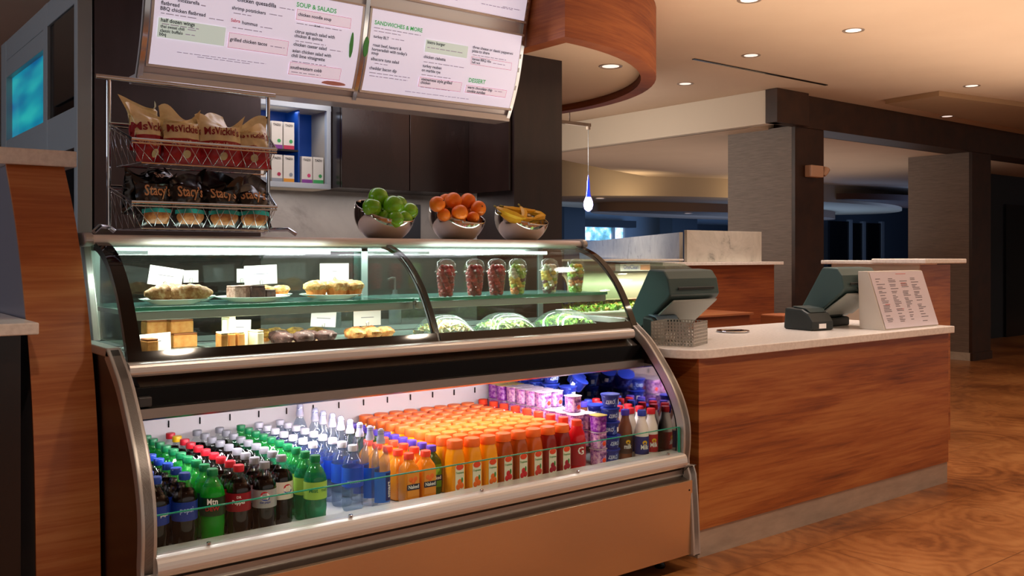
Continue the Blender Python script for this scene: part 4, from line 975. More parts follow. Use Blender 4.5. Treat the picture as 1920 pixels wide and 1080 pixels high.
banana([bp(945, 388, 3.50), bp(970, 398, 3.44), bp(1003, 395, 3.43)], .016, 'banana lying across the top of the bunch')
banana([bp(976, 388, 3.45), bp(990, 405, 3.40), bp(978, 412, 3.37)], .015, 'short banana in the middle with its stem upward')
banana([bp(985, 395, 3.53), bp(1010, 402, 3.48), bp(1022, 404, 3.44)], .016, 'banana at the back edge of the bowl')
banana([bp(1000, 412, 3.39), bp(1016, 404, 3.40), bp(1020, 410, 3.46)], .016, 'banana curled at the rim nearest the dark column')
banana([bp(940, 402, 3.42), bp(968, 418, 3.38), bp(1000, 410, 3.38)], .019, 'banana low in the bowl under the long front one')
banana([bp(955, 412, 3.44), bp(980, 424, 3.40), bp(1010, 412, 3.42)], .020, 'banana lowest in the bowl, mostly hidden by its rim')
# ================================================================= drinks in the well
ZW = .4545
PET = glass('clear_pet', (.90, .93, .93), .3, .04)
PETW = glass('water_pet', (.76, .83, .90), .6, .04, diffuse='#a8bcd0', dw=.06)
COLA = mat('cola_liquid', '#090403', .08, coat=.6); COLAT = mat('cola_liquid_red', '#140604', .08, coat=.6)
DEW = mat('neon_green_soda', '#18a82c', .08, trans=.35, coat=.5, ior=1.2); MIST = glass('green_pet', (.15, .62, .42), .5, .05, diffuse='#1f9a6a', dw=.4)
DEWN = glass('green_neck', (.35, .85, .45), .5, .05, diffuse='#28b04a', dw=.4)
def cap_m(n, h): return mat('cap_'+n, h, .35)
CAPS = {k: cap_m(k, h) for k, h in dict(blue='#1a3f9e', green='#0f7a45', red='#c01c2c', yellow='#e3b51a', grey='#85888f', white='#cfcfdb', orange='#f2702a', purple='#4a3aa8', redorange='#ee4a2a', milkblue='#2f40a8', milkred='#d62a34').items()}
SODA = [(r_*1.11, z_) for r_, z_ in [(.020, 0), (.029, .002), (.0325, .012), (.0315, .035), (.0335, .06), (.0320, .078), (.0335, .086), (.0335, .142), (.0325, .152), (.026, .172), (.016, .190), (.0125, .197), (.0125, .204)]]
def cyl_patch(q, r, z0, z1, a0, a1, n=16):
    q.add([(r*math.cos(a0+(a1-a0)*i/n), r*math.sin(a0+(a1-a0)*i/n), z) for z in (z0, z1) for i in range(n+1)], [(i, i+1, n+2+i, n+1+i) for i in range(n)], True)
FACE = math.radians(-110)   # towards the shopper
def wrap(r, z0, a0=FACE): return lambda a, b: ((r)*math.cos(a0+a/r), (r)*math.sin(a0+a/r), z0+b)
def wrapv(r, z0, a0=FACE): return lambda a, b: ((r)*math.cos(a0-b/r), (r)*math.sin(a0-b/r), z0+a)   # vertical lettering
def cap(r, z0, z1, m, par, seg=20):
    q = MB(); n = seg*2
    q.lathe([(r*.98, z0), (r, z0+.002), (r, z1-.002), (r*.9, z1), (0, z1)], 0, 0, 0, seg); return q.build('cap', m, par)
def soda(loc, label, cp, liq, neck, lab, group, text=None, seg=20):
    mi = [0]*9+[1]*4
    q = MB(); q.lathe(SODA, 0, 0, 0, seg, mats=mi); o = q.build('soda_bottle', [liq, neck], loc=loc); T(o, label, 'bottle', group)
    cap(.0165, .203, .223, CAPS[cp], o)
    if lab:
        q = MB(); cyl_patch(q, .0378, .086, .142, 0, 2*PI, 24); q.build('label_band', lab, o)
    if text: text(o)
    return o
def lettered(items):
    def fn(o):
        for s, w_, z, m, sq, a0 in items:
            q = MB(); put_text(q, s, wrap(.0385, z, FACE+a0), width=w_, center=True, squash=sq); q.build('brand_lettering', m, o)
    return fn
def ball_logo(z, a0=0):
    def fn(o):
        q = MB(); f = wrap(.0382, z, FACE+a0); n = 18
        q.add([f(.0155*math.cos(2*PI*i/n), .0155*math.sin(2*PI*i/n)) for i in range(n)], [tuple(range(n))]); q.build('round_emblem', WHT, o)
        f = wrap(.0386, z, FACE+a0); q = MB(); q.add([f(.0145*math.cos(PI*i/12+.2), .003+.0125*math.sin(PI*i/12+.1)) for i in range(13)], [tuple(range(13))]); q.build('emblem_red', CAPS['red'], o)
        q = MB(); q.add([f(.0145*math.cos(PI+PI*i/12+.2), -.004+.010*math.sin(PI+PI*i/12+.1)) for i in range(13)], [tuple(range(13))]); q.build('emblem_blue', CAPS['blue'], o)
    return fn
def both(*fs): return lambda o: [f(o) for f in fs]
LBL = dict(pepsi=mat('label_blue', '#1d3c98', .35), dp=mat('label_maroon', '#8c1524', .35), diet=mat('label_silver', '#b3b7be', .3, .4), white=mat('label_white', '#e6ddd0', .4), dew=mat('label_dewblack', '#14351a', .35),
           mist=mat('label_mist', '#9fd05a', .35), aqua=mat('label_aqua', '#2b55c8', .3), choc=mat('label_choc', '#4a3328', .4))
FY, RY = 2.80, 3.455
def column(proto, x0, x1, y0, y1, n, labf, skip=('brand_lettering', 'round_emblem', 'emblem_red', 'emblem_blue', 'emblem_drop', 'fruit_print'), swap=None):
    out = [proto]
    proto.location.x, proto.location.y = x0, y0; proto['label'] = labf(0)
    for i in range(1, n):
        t = i/max(n-1, 1)
        o = clone(proto, loc=(x0+(x1-x0)*t+random.uniform(-.002, .002), y0+(y1-y0)*t, proto.location.z), rotz=random.uniform(-.3, .3), label=labf(i), skip=skip)
        if swap and i in swap:
            for ch in o.children:
                if ch.name.startswith('cap'): ch.data = ch.data.copy(); ch.data.materials[0] = CAPS[swap[i]]
        out.append(o)
    return out
def rowlab(desc, row): return lambda i: '%s, %s in %s' % (desc, ORD[i]+' back' if i else 'front one', row)
G = 'soda bottles in the open well'
column(soda((0, 0, ZW), '', 'blue', COLA, PET, LBL['pepsi'], G, both(ball_logo(.119, -.4), lettered([('pepsi', .028, .112, WHT, 1, .75)]))), .876, .880, 2.80, 3.45, 9, rowlab('blue capped cola bottle', 'the row against the case side'))
column(soda((0, 0, ZW), '', 'blue', COLA, PET, LBL['pepsi'], G, lettered([('pepsi', .040, .112, mat('pale_blue', '#9fb4e8', .4), 1.2, .2)])), .960, .966, 2.80, 3.45, 9, rowlab('blue capped cola bottle', 'the row beside the neon green bottles'))
def dew_txt(o):
    q = MB(); put_text(q, 'Mtn', wrap(.0385, .122, FACE), width=.032, center=True, squash=1.2); q.build('brand_lettering', WHT, o)
    q = MB(); put_text(q, 'DEW', wrap(.0385, .103, FACE), width=.042, center=True, squash=.9); q.build('brand_lettering', CAPS['red'], o)
column(soda((0, 0, ZW), '', 'green', DEW, DEWN, LBL['dew'], G, dew_txt), 1.045, 1.05, 2.80, 3.46, 10, rowlab('neon green soda bottle with green cap', 'its row'))
column(soda((0, 0, ZW), '', 'red', COLAT, PET, LBL['dp'], G, lettered([('DR', .014, .127, WHT, 1, 0), ('Pepper', .042, .110, WHT, 1.2, 0)])), 1.128, 1.135, 2.80, 3.455, 10,
       lambda i: 'yellow capped cola bottle near the back of the red capped row' if i == 8 else rowlab('red capped maroon labelled cola bottle', 'its row')(i), swap={8: 'yellow'})
def diet_txt(o):
    ball_logo(.122)(o); q = MB(); put_text(q, 'diet pepsi', wrap(.0385, .101, FACE), width=.034, center=True); q.build('brand_lettering', LBL['pepsi'], o)
column(soda((0, 0, ZW), '', 'grey', COLA, PET, LBL['diet'], G, diet_txt), 1.208, 1.232, 2.79, 3.45, 9, rowlab('grey capped silver labelled cola bottle', 'the row beside the red caps'))
column(soda((0, 0, ZW), '', 'grey', COLA, PET, LBL['white'], G, both(ball_logo(.119, .5))), 1.292, 1.316, 2.85, 3.45, 9, rowlab('grey capped cream labelled cola bottle', 'the row beside the green caps'))
def mist_txt(o):
    q = MB(); put_text(q, 'Mist', wrap(.0385, .110, FACE-.25), width=.03, center=True, squash=1.0); q.build('brand_lettering', CAPS['green'], o)
    q = MB(); put_text(q, 'TWST', wrap(.0385, .110, FACE+.8), width=.03, center=True); q.build('brand_lettering', CAPS['green'], o)
column(soda((0, 0, ZW), '', 'green', MIST, DEWN, LBL['mist'], G, mist_txt), 1.378, 1.40, 2.78, 3.45, 10, rowlab('pale green lemon soda bottle with green cap', 'its row'))
GW = 'water bottles in the open well'
def aqua_txt(o):
    q = MB(); put_text(q, 'AQUAFINA', wrap(.0385, .100, FACE), width=.05, center=True, squash=1.3); q.build('brand_lettering', mat('pale_print', '#b8c8f8', .4), o)
aq = soda((0, 0, ZW), '', 'white', PETW, PETW, None, GW)
q = MB(); cyl_patch(q, .0376, .085, .150, 0, 2*PI, 24); q.build('label_band', LBL['aqua'], aq)
aq2 = clone(aq); aqua_txt(aq)
column(aq, 1.553, 1.562, 2.85, 3.46, 9, rowlab('white capped blue labelled water bottle', 'the row beside the sport caps'))
column(aq2, 1.468, 1.476, 2.98, 3.46, 7, rowlab('white capped water bottle', 'the shorter row beside the green caps'))
# sport cap water
prof = [(.022, 0), (.030, .003), (.032, .015), (.032, .15), (.030, .18), (.022, .205), (.014, .222), (.013, .232)]
q = MB(); q.lathe(prof, 0, 0, 0, 20); sm = q.build('water_bottle', PETW, loc=(0, 0, ZW)); T(sm, '', 'bottle', GW)
q = MB(); q.lathe([(.0155, .228), (.0155, .240), (.012, .246), (.0105, .262), (.011, .272), (.006, .277), (0, .277)], 0, 0, 0, 18); q.build('sport_cap', CAPS['white'], sm)
q = MB(); q.lathe([(.0162, .236), (.0158, .242), (.0145, .268), (.009, .279), (0, .281)], 0, 0, 0, 18, close=False); q.build('cap_cover', glass('cap_cover_clear', (.9, .92, 1), .4), sm)
q = MB(); q.lathe([(.0105, .248), (.0108, .262)], 0, 0, 0, 12, close=False); q.build('spout', mat('spout_blue', '#4a55c8', .4), sm)
q = MB(); cyl_patch(q, .0328, .03, .135, FACE-.9, FACE+1.6, 14); q.build('label_band', mat('label_skyblue', '#2f6ed0', .35), sm)
q = MB(); cyl_patch(q, .0332, .035, .130, FACE+.35, FACE+1.25, 8); q.build('label_navy', mat('label_navy', '#152a70', .35), sm)
q = MB(); put_text(q, 'smart', wrapv(.0338, .045, FACE+1.0), height=.024); q.build('brand_lettering', WHT, sm)
column(sm, 1.632, 1.648, 2.795, 3.33, 8, rowlab('tall water bottle with clear sport cap', 'its row'), skip=('brand_lettering',))
o = clone(sm, loc=(1.65, 3.465, ZW), label='tall sport cap water bottle standing alone against the back wall'); 
# square smoothie bottles
def sq(r, p=4): return [(r*(abs(math.cos(2*PI*k/24))**(2/p))*math.copysign(1, math.cos(2*PI*k/24)), r*(abs(math.sin(2*PI*k/24))**(2/p))*math.copysign(1, math.sin(2*PI*k/24))) for k in range(24)]
def squarish(prof, mats, name, loc, p=5, mi=None):
    q = MB(); n = len(prof); vs = []
    for r_, z, sqn in prof: vs += [(x, y, z) for x, y in sq(r_, sqn)]
    for i in range(n-1):
        q.mi = mi[i] if mi else 0
        q.add(vs[i*24:(i+2)*24], [(k, (k+1) % 24, 24+(k+1) % 24, 24+k) for k in range(24)], True)
    q.add(vs[:24], [tuple(range(24))]); q.add(vs[-24:], [tuple(range(24))])
    return q.build(name, mats, loc=loc)
NKO = mat('mango_juice', '#f09018', .2, coat=.5, trans=.05); NKG = mat('green_juice', '#39521c', .2, coat=.5)
def naked(cp, body, lab, frm, txt=True):
    o = squarish([(.024, 0, 3), (.029, .004, 5), (.030, .02, 6), (.030, .115, 6), (.028, .130, 4), (.020, .145, 2.4), (.0165, .152, 2), (.0165, .160, 2)], [body], 'smoothie_bottle', (0, 0, ZW)); T(o, lab, 'bottle', 'smoothie bottles in the open well')
    q = MB(); q.lathe([(.0185, .158), (.0185, .176), (.017, .178), (0, .178)], 0, 0, 0, 20); q.build('cap', CAPS[cp], o)
    q = MB(); q.box(-.024, .024, -.0308, -.0300, .03, .112); q.build('front_label', frm, o)
    if txt:
        q = MB(); q.box(-.026, .026, -.0318, -.0309, .054, .074); q.build('name_plate', mat('naked_navy', '#1c2238', .4), o)
        q = MB(); put_text(q, 'Naked', lambda a, b: (a, -.0324, .059+b), width=.042, center=True, squash=1.1); q.build('brand_lettering', WHT, o)
    q = MB(); 
    for k in range(3): q.blob((-.01, .008, .0)[k], -.0305, (.09, .092, .083)[k], .009, .0015, .009, .02, 2, k, 6, 10)
    q.build('fruit_print', CAPS['orange'] if cp != 'purple' else mat('leaf_lime', '#8fbf3a', .4), o)
    return o
SKN = ('brand_lettering', 'name_plate', 'fruit_print')
n1 = naked('redorange', NKO, '', mat('naked_label', '#e8963a', .35)); n1b = clone(n1); n2 = naked('purple', NKG, '', mat('naked_green', '#5c8a22', .35))
column(n1, 1.748, 1.755, 2.80, 3.10, 5, rowlab('orange smoothie bottle with red orange cap', 'the row beside the water'), skip=SKN)
column(n1b, 1.818, 1.822, 2.80, 3.10, 5, rowlab('orange smoothie bottle with red orange cap', 'the row beside the purple caps'), skip=SKN)
column(n2, 1.882, 1.878, 2.86, 3.44, 10, rowlab('dark green smoothie bottle with purple cap', 'its row'), skip=SKN)
# chilled juice, tapered bottles with orange caps
JC = dict(oj=mat('orange_juice', '#f5a012', .2, coat=.5), ap=mat('apple_juice', '#a84a10', .15, coat=.6), gr=mat('grapefruit_juice', '#c85a14', .15, coat=.6), cr=mat('cranberry_juice', '#8a1a10', .15, coat=.6))
JL = mat('juice_label', '#e9e4d2', .4); LEAF = mat('print_leaf', '#2f8a3a', .5)
def juice(kind, fruitc):
    o = squarish([(.026, 0, 4), (.030, .004, 6), (.0305, .03, 6), (.0305, .12, 5), (.029, .15, 3.5), (.028, .165, 2.4), (.027, .172, 2)], [JC[kind]], 'juice_bottle', (0, 0, ZW)); T(o, '', 'bottle', 'juice bottles with orange caps')
    q = MB(); q.lathe([(.0295, .170), (.030, .172), (.030, .197), (.028, .2), (0, .2)], 0, 0, 0, 24); q.build('cap', CAPS['orange'], o)
    q = MB(); q.box(-.019, .019, -.0315, -.0306, .012, .105)
    n = 14; q.prism([(.019*math.cos(PI*i/n), .105+.012*math.sin(PI*i/n)) for i in range(n+1)], -.0315, -.0306, 'y'); q.build('front_label', JL, o)
    q = MB(); q.prism([(.0165*math.cos(2*PI*i/16), .106+.011*math.sin(2*PI*i/16)) for i in range(16)], -.0322, -.0316, 'y'); q.build('red_oval', CAPS['redorange'], o)
    q = MB(); put_text(q, 'Tropicana', lambda a, b: (a, -.0321, .082+b), width=.034, center=True, squash=1.3); q.build('brand_lettering', LEAF, o)
    q = MB()
    for k in range(3): q.blob((-.007, .008, 0)[k], -.0318, (.035, .038, .052)[k], .010, .001, .011, .02, 2, k, 6, 10)
    q.build('fruit_print', fruitc, o)
    q = MB(); q.blob(.010, -.0322, .058, .004, .0008, .010, 0, 1, 0, 6, 8); q.build('leaf_detail', LEAF, o)
    return o
PR = dict(oj=CAPS['orange'], ap=CAPS['milkred'], gr=mat('print_pink', '#d8443a', .5), cr=mat('print_berry', '#a81430', .5))
SKJ = ('brand_lettering', 'fruit_print', 'red_oval', 'front_label', 'leaf_detail')
kinds = ['oj', 'oj', 'oj', 'ap', 'ap', 'gr', 'cr', 'cr']
kname = dict(oj='orange juice', ap='amber apple juice', gr='orange red juice', cr='dark red juice')
rowname = ['the row beside the purple caps', 'the second row from the purple caps', 'the third row from the purple caps', 'the fourth row from the purple caps', 'the fourth row from the yogurt side',
           'the third row from the yogurt side', 'the second row from the yogurt side', 'the row beside the red drinks']
for i, k in enumerate(kinds):
    x = 1.945+i*.0735
    column(juice(k, PR[k]), x, x+(.006 if i < 4 else .018), 2.795 if i else 2.80, 3.465, 10, rowlab('%s bottle' % kname[k], rowname[i]), skip=SKJ)
# an extra rearmost row start beside the purple caps is hidden by them; red drinks row
SPR = [(r_*1.12, z_) for r_, z_ in [(.024, 0), (.032, .004), (.0335, .02), (.031, .06), (.0335, .09), (.0335, .13), (.030, .155), (.021, .175), (.018, .185)]]
REDJ = mat('red_sports_drink', '#d41020', .1, trans=.15, coat=.7)
def sport():
    q = MB(); q.lathe(SPR, 0, 0, 0, 20); o = q.build('sports_drink_bottle', REDJ, loc=(0, 0, ZW)); T(o, '', 'bottle', 'red drinks in the open well')
    cap(.0205, .184, .208, CAPS['redorange'], o)
    q = MB(); cyl_patch(q, .0382, .03, .125, 0, 2*PI, 24); q.build('label_band', mat('label_red_clear', '#a8222e', .3), o)
    q = MB(); put_text(q, 'G', wrap(.0390, .075, FACE+.1), height=.042, center=True); q.build('brand_lettering', WHT, o); return o
column(sport(), 2.545, 2.568, 2.80, 3.47, 9, rowlab('red sports drink bottle with red cap', 'its row'))
# yogurt packs
PINKC = noisy('yogurt_lilac', [(.35, '#6d3a9a'), (.5, '#c78ac4'), (.65, '#e8c8dc')], ns=70, rough=.4); PURC = noisy('yogurt_purple', [(.35, '#6a1f8a'), (.5, '#8a2fa8'), (.65, '#c79ad0')], ns=60, rough=.4)
FOIL = mat('foil_lid', '#d8c8d4', .35, .3); FOILY = mat('foil_lid_gold', '#c9b25a', .35, .3)
def ycup(mtl, foil):
    o = squarish([(.026, 0, 2.5), (.029, .003, 3), (.031, .066, 3)], [mtl], 'yogurt_cup', (0, 0, ZW)); T(o, '', 'yogurt', 'lilac yogurt cups')
    squarish([(.0325, .0665, 3.4), (.0335, .0675, 3.4), (.0335, .069, 3.4)], [foil], 'foil_lid', (0, 0, 0)).parent = o
    q = MB(); q.blob(.006, -.0305, .022, .010, .0012, .010, .03, 2, 1, 6, 10); q.build('fruit_print', CAPS['redorange'] if mtl is PINKC else PURC, o)
    q = MB(); put_text(q, 'Yoplait', lambda a, b: (a, -.0318, .043+b), width=.042, center=True, squash=1.2); q.build('brand_lettering', mat('print_plum', '#5a1a6a', .4), o)
    return o
y1 = ycup(PINKC, FOIL); y2 = ycup(PURC, FOILY)
rows_ = [2.83, 2.90, 2.97, 3.04, 3.11, 3.18, 3.25, 3.32, 3.39, 3.46]; first = {0: True, 1: True}
cols_ = [(2.628, 'inner'), (2.694, 'outer')]; lay = ['bottom', 'second', 'third', 'topmost']
for ci, (x, cn) in enumerate(cols_):
    for j, y in enumerate(rows_):
        nl = 3 if j < 4 else 4
        if ci == 0 and j == 0: continue
        if ci == 0 and j == 1: nl = 3
        for k in range(nl):
            if 0 < j < 9 and k == 0 : continue      # never seen
            t = y2 if (k == 2 and j == 0) or (j > 7 and k == 3) else y1
            lb = 'lilac yogurt cup, %s layer, %s in the %s row' % (lay[k], ORD[j]+' back' if j else 'front one', cn)
            idx = 0 if t is y1 else 1
            if first[idx]: o = t; o.location = (x, y, ZW+k*.0695); o['label'] = lb; first[idx] = False
            else: o = clone(t, loc=(x+.008*j/9, y, ZW+k*.0695), label=lb, skip=() if (j < 2 or k == 3) else ('brand_lettering', 'fruit_print'))
o = clone(y1, loc=(2.66, 2.95, ZW+3*.0695), label='single pink yogurt cup standing alone on top of the lilac packs')
# blue tubs
BLUT = noisy('blue_tub', [(.42, '#1c2f8c'), (.55, '#1c2f8c'), (.62, '#6f8fd8')], ns=45, rough=.35); BLUD = mat('tub_lid_blue', '#2438a0', .3)
q = MB(); q.lathe([(.027, 0), (.030, .002), (.038, .047), (.0395, .05)], 0, 0, 0, 22); tub = q.build('yogurt_tub', BLUT, loc=(2.772, 2.84, ZW)); T(tub, 'x', 'yogurt', 'blue yogurt tubs')
q = MB(); q.lathe([(.041, .0502), (.042, .052), (.0415, .0565), (.036, .057), (0, .0565)], 0, 0, 0, 22); q.build('lid', BLUD, tub)
q = MB(); put_text(q, 'ZERO', wrap(.0352, .018, FACE-.1), width=.042, center=True, squash=1.4); q.build('brand_lettering', mat('print_ice', '#cfe0f8', .4), tub)
q = MB(); cyl_patch(q, .0362, .014, .034, FACE+1.0, FACE+1.5, 4); q.build('price_code', WHT, tub)
def tubs(x, y, n, desc, z0=ZW, first_=False, k0=0):
    for k in range(k0, n):
        lb = 'blue yogurt tub, %s in %s' % (['lowest', 'second from bottom', 'third from bottom', 'fourth from bottom', 'fifth from bottom', 'sixth from bottom'][k], desc)
        if first_ and k == 0: tub['label'] = lb; tub.location = (x, y, z0)
        else: clone(tub, loc=(x+random.uniform(-.004, .004), y+random.uniform(-.003, .003), z0+k*.0578), rotz=random.uniform(-.7, .7), label=lb)
tubs(2.775, 2.84, 5, 'the front stack beside the chocolate milk', first_=True)
tubs(2.78, 2.935, 4, 'the stack just behind the front one', k0=2)
tubs(2.80, 3.03, 3, 'the short third stack', k0=1)
tubs(2.79, 3.13, 5, 'the fourth stack back', k0=2)
tubs(2.785, 3.24, 6, 'the tall fifth stack back', k0=3)
tubs(2.79, 3.34, 6, 'the tall stack near the back wall', k0=3)
tubs(2.88, 3.36, 6, 'the back stack by the case side', k0=3)
tubs(2.80, 3.44, 6, 'the stack touching the back wall', k0=4)
for i, (x, y, z, rx, ry) in enumerate(((2.90, 3.22, .735, .5, .3), (2.945, 3.26, .775, -.4, .5), (2.87, 3.26, .80, .3, -.5), (2.93, 3.42, .80, .2, .3), (2.85, 3.15, .72, -.5, .2))):
    o = clone(tub, loc=(x, y, z), label='blue yogurt tub tipped on the milk bottles, %s' % ['nearest the shopper', 'leaning on the case side', 'on the heap middle', 'by the back corner', 'beside the tall stacks'][i]); o.rotation_euler = (rx, ry, i)
# milk
MK = mat('milk_body', '#e9e6e0', .3, sss=.0); MKC = mat('chocolate_milk', '#7a4a32', .25, coat=.4)
MP = [(.024, 0), (.029, .003), (.030, .02), (.030, .12), (.028, .14), (.020, .165), (.0165, .178), (.016, .192)]
def milk(name, body, cp, lab, label, loc, txt):
    q = MB(); q.lathe(MP, 0, 0, 0, 20); o = q.build('milk_bottle', body, loc=loc); T(o, label, 'bottle', 'milk bottles'); cap(.0185, .190, .214, CAPS[cp], o)
    q = MB(); cyl_patch(q, .0308, .03, .105, 0, 2*PI, 24); q.build('label_band', lab, o)
    if txt:
        q = MB(); put_text(q, txt, wrap(.0316, .052, FACE), width=.036, center=True, squash=1.3); q.build('brand_lettering', WHT, o)
        q = MB(); f = wrap(.0315, .08, FACE); q.add([f(.011*math.cos(2*PI*i/12), .009*math.sin(2*PI*i/12)) for i in range(12)], [tuple(range(12))]); q.build('emblem_drop', CAPS['yellow'], o)
    return o
column(milk('a', MKC, 'purple', LBL['choc'], '', (0, 0, ZW), 'milk'), 2.853, 2.86, 2.83, 3.10, 5, rowlab('chocolate milk bottle', 'its row'))
column(milk('b', MK, 'milkblue', mat('label_milkblue', '#22307a', .35), '', (0, 0, ZW), 'Milk'), 2.897, 2.915, 2.775, 3.13, 6, rowlab('white milk bottle in the blue label row', 'the row'), swap={1: 'milkred', 2: 'milkred', 4: 'milkred'})
column(milk('c', MK, 'milkred', mat('label_milkred', '#b02028', .35), '', (0, 0, ZW), 'Milk'), 2.965, 2.968, 2.785, 3.13, 6, rowlab('white milk bottle with red label', 'the row against the mirror side'), swap={3: 'milkblue'})

# ================================================================= food in the upper case
PLATE = mat('plate_white', '#dfe6df', .15, coat=.5)
def plate(x, y, z, r_, label, n='plate'):
    o = MB().lathe([(r_*.55, .002), (r_*.6, 0), (r_*.65, .003), (r_*.97, .016), (r_, .018), (r_*.96, .019), (r_*.62, .007), (0, .006)], 0, 0, 0, 36).build(n, PLATE, loc=(x, y, z)); T(o, label, 'plate', 'white pastry plates'); return o
ZS, ZD = 1.1605, .9975
plate(1.085, 3.27, ZS, .115, 'white plate of almond croissants on the glass shelf'); plate(1.375, 3.28, ZS, .135, 'large white plate of brownies on the glass shelf')
plate(1.70, 3.29, ZS, .125, 'white plate of muffins on the glass shelf beside the rib'); plate(1.22, 3.43, ZS, .07, 'small white plate at the shelf back with a pale loaf')
plate(1.52, 3.43, ZS, .075, 'small white plate at the shelf back with muffins')
CRO = noisy('croissant_crust', [(.3, '#8a552a'), (.5, '#b98650'), (.7, '#e2c898')], ns=55, rough=.6, bmp=.4)
BRN = noisy('brownie_crumb', [(.35, '#2a1712'), (.65, '#4a2c22')], ns=50, rough=.7, bmp=.5); BRL = noisy('brownie_swirl', [(.35, '#7a5444'), (.65, '#b89484')], ns=60, rough=.7, bmp=.5)
MUF = noisy('muffin_base', [(.35, '#c8702a'), (.65, '#e8984a')], (1, 1, .2), ns=60, rough=.6); MUT = noisy('muffin_top', [(.3, '#96602a'), (.5, '#c8964e'), (.72, '#e8cfa0')], ns=70, rough=.7, bmp=.5)
LOF = noisy('loaf_crumb', [(.3, '#b9702c'), (.7, '#d39a54')], ns=30, rough=.7, bmp=.3); CRU = mat('loaf_crust', '#8a4a1c', .6); CHE = noisy('iced_cake', [(.3, '#f0dca8'), (.7, '#fbf2d8')], ns=20, rough=.5)
CHM = noisy('chocolate_muffin', [(.3, '#2a1614'), (.6, '#5a3630'), (.75, '#c8b0a8')], ns=45, rough=.7, bmp=.5); CRB = noisy('cranberry_muffin', [(.3, '#8a2a1c'), (.5, '#c07a3a'), (.7, '#e0b070')], ns=40, rough=.7, bmp=.5)
BAM = noisy('banana_muffin', [(.3, '#5a3818'), (.5, '#a8752a'), (.7, '#d8a83a')], ns=35, rough=.7, bmp=.4)
def croissant(x, y, z, rz, label, L_=.085):
    P = []; R_ = []; n = 18
    for i in range(n+1):
        t = i/n; a = (t-.5)*1.7; P.append((L_*math.sin(a)*1.1, -L_*.5*(math.cos(a)-1)-.01, .028)); R_.append(.008+.024*math.sin(PI*t)*(1+.10*math.sin(t*40)))
    o = MB().tube(P, R_, 12).build('croissant', CRO, loc=(x, y, z)); o.rotation_euler.z = rz; T(o, label, 'croissant', 'almond croissants on the plate')
croissant(1.04, 3.25, ZS+.010, .35, 'almond croissant on the plate near the case end'); croissant(1.12, 3.22, ZS+.010, -.1, 'almond croissant lying across the plate front', .095); croissant(1.10, 3.32, ZS+.010, 3.3, 'almond croissant behind the front two')
def block(name, m, x, y, z, sx, sy, sz, rz, label, cat, group, top=None, rx=0, bev=.004):
    o = MB().box(-sx/2, sx/2, -sy/2, sy/2, 0, sz).build(name, m, None, bev, loc=(x, y, z)); o.rotation_euler = (rx, 0, rz); T(o, label, cat, group)
    if top: MB().box(-sx/2+.001, sx/2-.001, -sy/2+.001, sy/2-.001, sz, sz+.006).build('topping', top, o, .002)
    return o
for i, (x, y, rz, m) in enumerate(((1.30, 3.25, .3, BRL), (1.345, 3.27, .1, BRL), (1.375, 3.24, -.2, BRN), (1.415, 3.25, .4, BRN), (1.40, 3.31, .1, BRN))):
    block('brownie', m, x, y, ZS+.008, .05, .05, .045 if i < 3 else .028, rz, 'brownie on the large plate, %s' % ['swirled one at the edge', 'swirled one standing inside', 'dark one under the card', 'small dark one at the front', 'dark one at the back'][i], 'brownie', 'brownies on the plate', BRL if i < 2 else BRN)
def muffin(x, y, z, label, base, topm, r_=.034, h_=.036, group='muffins on the shelf', seed=0, cat='muffin'):
    n = 24; v = []
    q = MB()
    prof = [(r_*.75, 0), (r_, h_)]
    vs = [((rr*(1+.03*(k % 2)))*math.cos(2*PI*k/n), (rr*(1+.03*(k % 2)))*math.sin(2*PI*k/n), zz) for rr, zz in prof for k in range(n)]
    q.add(vs, [(k, (k+1) % n, n+(k+1) % n, n+k) for k in range(n)]+[tuple(range(n))]); o = q.build('muffin', base, loc=(x, y, z)); T(o, label, cat, group)
    MB().blob(0, 0, h_, r_*1.12, r_*1.12, r_*.55, .12, 3, seed, 10, 18).build('muffin_top', topm, o); return o
for i, (x, y) in enumerate(((1.625, 3.27), (1.70, 3.245), (1.775, 3.26), (1.66, 3.34), (1.745, 3.34))):
    muffin(x, y, ZS+.009, 'orange based crumb muffin, %s' % ['nearest the brownies', 'at the middle front', 'nearest the centre rib', 'rear one by the brownies', 'rear one by the rib'][i], MUF, MUT, .043, .038, 'crumb muffins on the plate', i)
for i, x in enumerate((1.49, 1.555)): muffin(x, 3.43, ZS+.009, 'small muffin on the rear plate, %s' % ['behind the brownie card', 'behind the muffins'][i], MUF, MUT, .03, .026, 'rear muffins', i+8)
block('loaf_slice', noisy('pale_loaf', [(.3, '#8a8070'), (.7, '#b8ac94')], ns=30, rough=.7), 1.22, 3.43, ZS+.008, .10, .05, .032, .05, 'pale grey loaf on the rear plate behind the croissants', 'cake', 'loaves', None)
